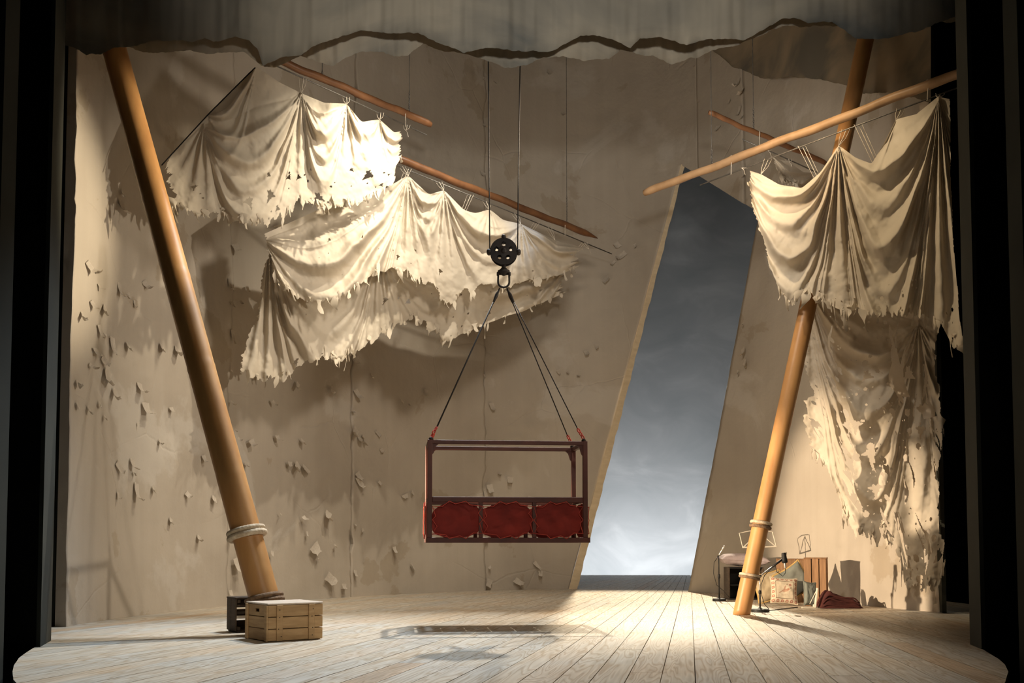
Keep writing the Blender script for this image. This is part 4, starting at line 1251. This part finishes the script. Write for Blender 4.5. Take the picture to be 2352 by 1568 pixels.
def embroidered():
    """cream ground, rosette border, inner frame line and a russet bird with leaves, in the cushion's own coordinates"""
    m, nt, bs, out = new_mat('embroidered_cream_cover')
    tc = nd(nt, 'ShaderNodeTexCoord'); sp = nd(nt, 'ShaderNodeSeparateXYZ'); nt.links.new(tc.outputs['UV'], sp.inputs[0])
    def mth(op, a, b=None):
        n = nd(nt, 'ShaderNodeMath', operation=op)
        for s, v in zip(n.inputs, (a, b)):
            if v is None: continue
            if isinstance(v, (int, float)): s.default_value = v
            else: nt.links.new(v, s)
        return n.outputs[0]
    x = mth('SUBTRACT', sp.outputs[0], .5); y = mth('SUBTRACT', sp.outputs[1], .5)
    ax, ay = mth('ABSOLUTE', x), mth('ABSOLUTE', y)
    mx = mth('MAXIMUM', ax, ay)
    col = None
    base = (.58, .49, .36)
    border_zone = mth('GREATER_THAN', mx, .33)
    fx = mth('SUBTRACT', mth('FRACT', mth('MULTIPLY', sp.outputs[0], 6.0)), .5); fy = mth('SUBTRACT', mth('FRACT', mth('MULTIPLY', sp.outputs[1], 6.0)), .5)
    rr = mth('SQRT', mth('ADD', mth('MULTIPLY', fx, fx), mth('MULTIPLY', fy, fy)))
    ros = mth('MULTIPLY', border_zone, mth('LESS_THAN', rr, .33))
    eye = mth('MULTIPLY', border_zone, mth('LESS_THAN', rr, .11))
    c = mixc(nt, mth('MULTIPLY', ros, .85), base, (.33, .11, .07))
    c = mixc(nt, eye, c, base)
    line = mth('MULTIPLY', mth('GREATER_THAN', mx, .315), mth('LESS_THAN', mx, .335))
    c = mixc(nt, line, c, (.16, .11, .07))
    inner = mth('LESS_THAN', mx, .30)
    # bird: body ellipse, tail and wing
    def ell(cx, cy, a, b, rot):
        ca, sa = math.cos(rot), math.sin(rot)
        dx = mth('SUBTRACT', x, cx); dy = mth('SUBTRACT', y, cy)
        p = mth('ADD', mth('MULTIPLY', dx, ca / a), mth('MULTIPLY', dy, sa / a)); q = mth('ADD', mth('MULTIPLY', dx, -sa / b), mth('MULTIPLY', dy, ca / b))
        return mth('LESS_THAN', mth('ADD', mth('MULTIPLY', p, p), mth('MULTIPLY', q, q)), 1.0)
    for args, cc in (((.02, -.02, .13, .055, .25), (.40, .20, .12)), ((.13, .03, .045, .04, 0), (.40, .17, .10)), ((-.14, -.08, .10, .022, .6), (.34, .19, .12)),
                     ((0, .07, .10, .03, 1.2), (.36, .20, .13)), ((.2, .2, .05, .05, 0), (.34, .12, .08)), ((.1, .22, .05, .02, .5), (.28, .20, .12)),
                     ((.22, .08, .05, .02, 1.3), (.28, .20, .12)), ((-.05, -.2, .1, .012, .1), (.28, .20, .12))):
        c = mixc(nt, mth('MULTIPLY', inner, mth('MULTIPLY', ell(*args), .8)), c, cc)
    k = ramp(nt, noise_node(nt, tc.outputs['Object'], 40, 3), [(.35, (.85, .85, .85)), (.65, (1.05, 1.05, 1.05))])
    c = mixc(nt, .8, c, k, 'MULTIPLY')
    nt.links.new(c, bs.inputs['Base Color']); bs.inputs['Roughness'].default_value = .9
    return m
pc0 = on_floor(1793, 1391)
tl, tr, br_, bl = [at_y(*p, Yq) for p, Yq in (((1777, 1326), pc0[1] + .12), ((1840, 1331), pc0[1] + .12), ((1822, 1391), pc0[1]), ((1763, 1387), pc0[1]))]
cc = (tl + tr + br_ + bl) / 4; cc[2] += .012
ux = (tr - tl); uy = (tl - bl)
emb = embroidered()
e, nn = cushion(cc, ux, uy, .345, .345, .10, 'square cream cushion embroidered with a bird and red rosettes', emb, 4, name='embroidered_cushion')
cov = [o for o in bpy.data.objects if o.parent == e and o.name.startswith('cover')][0]
uvl = cov.data.uv_layers.new(name='UVMap')
_ux = Vector(ux).normalized(); _uy = Vector(uy); _uy = (_uy - _ux * _uy.dot(_ux)).normalized()
for lp_ in cov.data.loops:
    d = Vector(cov.data.vertices[lp_.vertex_index].co) - Vector(cc)
    uvl.data[lp_.index].uv = (d.dot(_ux) / .345 + .5, d.dot(_uy) / .345 + .5)

g0 = at_y(1824, 1346, 13.6)
cushion((g0[0], 13.60, .30), (.85, .02, .53), (-.52, .16, .84), .40, .40, .12, 'grey-green cushion with gold braided edge, standing on its corner', MAT['grey_fab'], 7, 'gold')
g1 = at_y(1866, 1362, 12.98)  # separate cushion added for the dark, shaded part of the grey-green one
cushion((g1[0] - .03, 12.98, .165), (.95, .25, -.12), (.1, .25, .95), .17, .30, .09, 'small added cushion standing for the shaded part of the grey-green cushion', MAT['grey_fab'], 9)
g2 = at_y(1766, 1348, 13.9)
cushion((g2[0], 13.88, .215), (.95, .0, .2), (-.15, .3, .95), .38, .40, .13, 'beige cushion leaning behind the right pole', MAT['beige_fab'], 5, 'gold')

# black open stool-box with a mauve cushion on top
sb = on_floor(1674, 1377)
e = empty('black_box_stool', (sb[0], sb[1], 0), 'black open box used as a stool under the mauve cushion', 'stool')
def sbx(c, size, nm, mat='rubber'): return MB().bbox((sb[0] + c[0], sb[1] + c[1], c[2]), size, None, .003).obj(nm, MAT[mat], e)
SBW, SBD, SBH = .50, .34, .455
sbx((.010, SBD / 2, SBH / 2), (.020, SBD, SBH), 'side_panel', 'crate_dark'); sbx((SBW - .010, SBD / 2, SBH / 2), (.020, SBD, SBH), 'side_panel', 'crate_dark')
sbx((SBW / 2, SBD / 2, SBH - .010), (SBW - .04, SBD, .020), 'top_panel'); sbx((SBW / 2, SBD / 2, .010), (SBW - .04, SBD, .020), 'bottom_panel')
sbx((SBW / 2, SBD - .008, SBH / 2), (SBW - .04, .016, SBH - .04), 'back_panel'); sbx((SBW / 2, SBD / 2, SBH * .45), (SBW - .04, SBD - .03, .016), 'shelf')
cushion((sb[0] + .245, sb[1] + .17, SBH + .102), (1, 0, -.05), (0, 1, .02), .68, .42, .17, 'flat mauve cushion lying on the black box stool', MAT['mauve'], 12, name='seat_cushion')

# maroon folded cloth
mp = on_floor(1935, 1397)
n1_, n2_ = 60, 40
e = empty('folded_cloth', (mp[0], mp[1], 0), 'crumpled dark maroon cloth heaped on the floor by the rightmost crate', 'cloth')
P = np.zeros((n2_, n1_, 3)); a = np.linspace(-1, 1, n1_)[None]; b = np.linspace(-1, 1, n2_)[:, None]
hgt = .20 * np.exp(-((a + .55) / .42) ** 2) + .115 * np.exp(-((a - .35) / .6) ** 4)
hgt = hgt * np.clip(1 - np.abs(b) ** 4, 0, 1) * np.clip(1.0 - np.abs(a) ** 10, 0, 1) + .035 * (fbm(a * 3 + b, b * 3, 5, 3) - .5) * np.clip(1 - np.maximum(np.abs(a), np.abs(b)) ** 6, 0, 1) + .018 * np.sin((hgt if False else a * 3) + b * 9) * np.clip(1 - np.abs(b) ** 4, 0, 1)
P[..., 0] = mp[0] - .01 + .25 * a * (1 + .06 * np.sin(b * 5)); P[..., 1] = mp[1] - .02 + .15 * (b + 1) + .0 * a; P[..., 2] = np.clip(hgt, .004, None)
MB().grid(P).obj('cloth_heap', MAT['maroon'], e, smooth=True)
for k in range(3):
    hem = P[1 + k * 2, 4:-4].copy(); hem[:, 2] += .008; hem[:, 1] -= .006
    if k: hem[:, 2] += .02 * k * np.sin(np.linspace(0, 3, len(hem)))
    MB().tube([tuple(q) for q in hem[::3]], .010, 6).obj('fold', MAT['maroon'], e, smooth=True)

# microphone stands
def mic_stand(base, height, r, label, straight=True):
    e = empty('microphone_stand', (base[0], base[1], 0), label, 'mic stand', 'microphone stands')
    x, y = base[0], base[1]
    MB().lathe([(r * .92, 0), (r, .006), (r, .028), (r * .9, .036), (.03, .040), (.018, .05)], 32, (x, y, 0)).obj('base', MAT['rubber'], e, smooth=False)
    MB().lathe([(.0095, .04), (.0095, height * .55)], 12, (x, y, 0)).obj('tube', MAT['rubber'], e, smooth=True)
    MB().lathe([(.014, height * .52), (.017, height * .53), (.017, height * .60), (.013, height * .62)], 14, (x, y, 0)).obj('clutch', MAT['rubber'], e, smooth=True)
    MB().lathe([(.0070, height * .6), (.0070, height)], 12, (x, y, 0)).obj('tube', MAT['rubber'] if straight else MAT['metal'], e, smooth=True)
    return e
m1 = on_floor(1652, 1380)
e1 = mic_stand(m1, .60, .092, 'straight round-based microphone stand left of the box stool')
d = Vector((.10, -.02, .17)).normalized(); t0 = Vector((m1[0] - .015, m1[1], .60))
MB().tube([t0, t0 + d * .03], .012, 10).obj('mic_clip', MAT['rubber'], e1)
MB().tube([t0 + d * .02, t0 + d * .06, t0 + d * .13, t0 + d * .135, t0 + d * .17, t0 + d * .185], [.010, .011, .012, .016, .016, .008], 14).obj('microphone', MAT['metal'], e1, smooth=True)
MB().tube([t0, t0 + Vector((-.05, 0, -.07)), t0 + Vector((-.06, 0, -.22)), t0 + Vector((-.02, -.01, -.38)), Vector((m1[0] + .06, m1[1] - .01, .14)), Vector((m1[0] + .16, m1[1] + .02, .03)), Vector((m1[0] + .3, m1[1] + .1, .008))], .0042, 6).obj('cable', MAT['rubber'], e1, smooth=True)
m2 = on_floor(1746, 1405)
e2 = mic_stand(m2, .40, .106, 'low boom microphone stand at the foot of the right pole', False)
b0 = Vector((m2[0], m2[1], .41)); b1_ = Vector(at_y(1797, 1284, m2[1] + .05))
MB().lathe([(.018, -.02), (.018, .02)], 12, b0, MX).obj('boom_pivot', MAT['rubber'], e2)
MB().tube([b0 - (b1_ - b0) * .15, b0, b1_], .0085, 10).obj('boom_arm', MAT['metal'], e2, smooth=True)
MB().tube([b0.lerp(b1_, .55), b0.lerp(b1_, 1.0)], .013, 10).obj('boom_sleeve', MAT['rubber'], e2, smooth=True)
mt_, mbt = Vector(at_y(1800, 1269, m2[1] + .05)), Vector(at_y(1804, 1305, m2[1] + .05))
MB().tube([mt_, mt_.lerp(mbt, .05), mt_.lerp(mbt, .35), mt_.lerp(mbt, .4), mt_.lerp(mbt, .62), mt_.lerp(mbt, .66)], [.022, .026, .030, .034, .034, .02], 18).obj('microphone', MAT['rubber'], e2, smooth=True)
MB().tube([mt_.lerp(mbt, .62), mt_.lerp(mbt, .7), mt_.lerp(mbt, .95), mbt], [.012, .014, .014, .006], 14).obj('connector', MAT['metal'], e2, smooth=True)
MB().tube([mbt, mbt + Vector((0, 0, -.05)), mbt + Vector((-.03, 0, -.09)), mbt + Vector((-.10, 0, -.04)), b0.lerp(b1_, .6) + Vector((.02, 0, .02)), b0.lerp(b1_, .2) + Vector((0, -.01, -.03)),
           b0 + Vector((.01, -.012, -.1)), Vector((m2[0] + .015, m2[1] - .01, .2)), Vector((m2[0] + .05, m2[1], .09)), Vector((m2[0] + .105, m2[1] + .02, .035))], .0042, 6).obj('cable', MAT['rubber'], e2, smooth=True)
cb = [on_floor(*p, z=.006) for p in ((1768, 1401), (1782, 1400), (1800, 1397.5), (1818, 1395.5), (1832, 1394))]
tag(MB().tube(cb, .0055, 6).obj('stage_cable', MAT['rubber'], smooth=True), 'black cable lying on the boards from the boom stand to the cushions', 'cable')

# music stand with an open wire desk, and a folded one
ms = on_floor(1744, 1382)
e = empty('music_stand', (ms[0], ms[1], 0), 'pale wire music stand standing behind the right pole', 'music stand')
msY = ms[1]
q = lambda px, py: Vector(at_y(px, py, msY))
r_ = .0065
MB().tube([q(1706, 1257), q(1783, 1255)], .009, 8).obj('tray', MAT['white_metal'], e)
MB().tube([q(1706, 1257), q(1698, 1224), q(1722, 1219)], r_, 6).obj('wing', MAT['white_metal'], e)
MB().tube([q(1783, 1255), q(1774, 1221), q(1762, 1219)], r_, 6).obj('wing', MAT['white_metal'], e)
MB().tube([q(1722, 1219), q(1762, 1219)], r_, 6).obj('top_wire', MAT['white_metal'], e)
MB().tube([q(1708, 1256), q(1743, 1222)], r_, 6).obj('strut', MAT['white_metal'], e)
MB().tube([q(1781, 1254), q(1743, 1222)], r_, 6).obj('strut', MAT['white_metal'], e)
MB().tube([q(1744, 1256), q(1744, 1222)], r_, 6).obj('strut', MAT['white_metal'], e)
MB().tube([q(1744, 1257), Vector((ms[0], msY, .30))], .008, 8).obj('stem', MAT['white_metal'], e)
MB().tube([Vector((ms[0], msY, .36)), Vector((ms[0], msY, .12))], .012, 8).obj('stem_sleeve', MAT['white_metal'], e)
for dx, dy in ((.19, -.10), (-.30, -.02), (.02, .16)):
    MB().tube([Vector((ms[0], msY, .25)), Vector((ms[0] + dx, msY + dy, .008))], .009, 8).obj('leg', MAT['white_metal'], e)
fs = on_floor(1875, 1396)
e = empty('folded_stand', (fs[0], fs[1], 0), 'folded white stand propped on its foot beside the maroon cloth', 'music stand')
fv = lambda dx, dy, z: Vector((fs[0] + dx, fs[1] + dy, z))
MB().bbox(fv(.0, .0, .125), (.016, .05, .24), Matrix.Rotation(.14, 3, 'Y'), .002).obj('upright', MAT['white_metal'], e)
MB().bbox(fv(-.085, -.01, .008), (.20, .022, .014), rotz(.12), .002).obj('foot', MAT['white_metal'], e)
MB().tube([fv(.008, 0, .22), fv(-.07, .03, .05)], .005, 6).obj('strut', MAT['white_metal'], e)
MB().bbox(fv(-.02, -.005, .03), (.04, .03, .03), None, .002).obj('hinge', MAT['white_metal'], e)
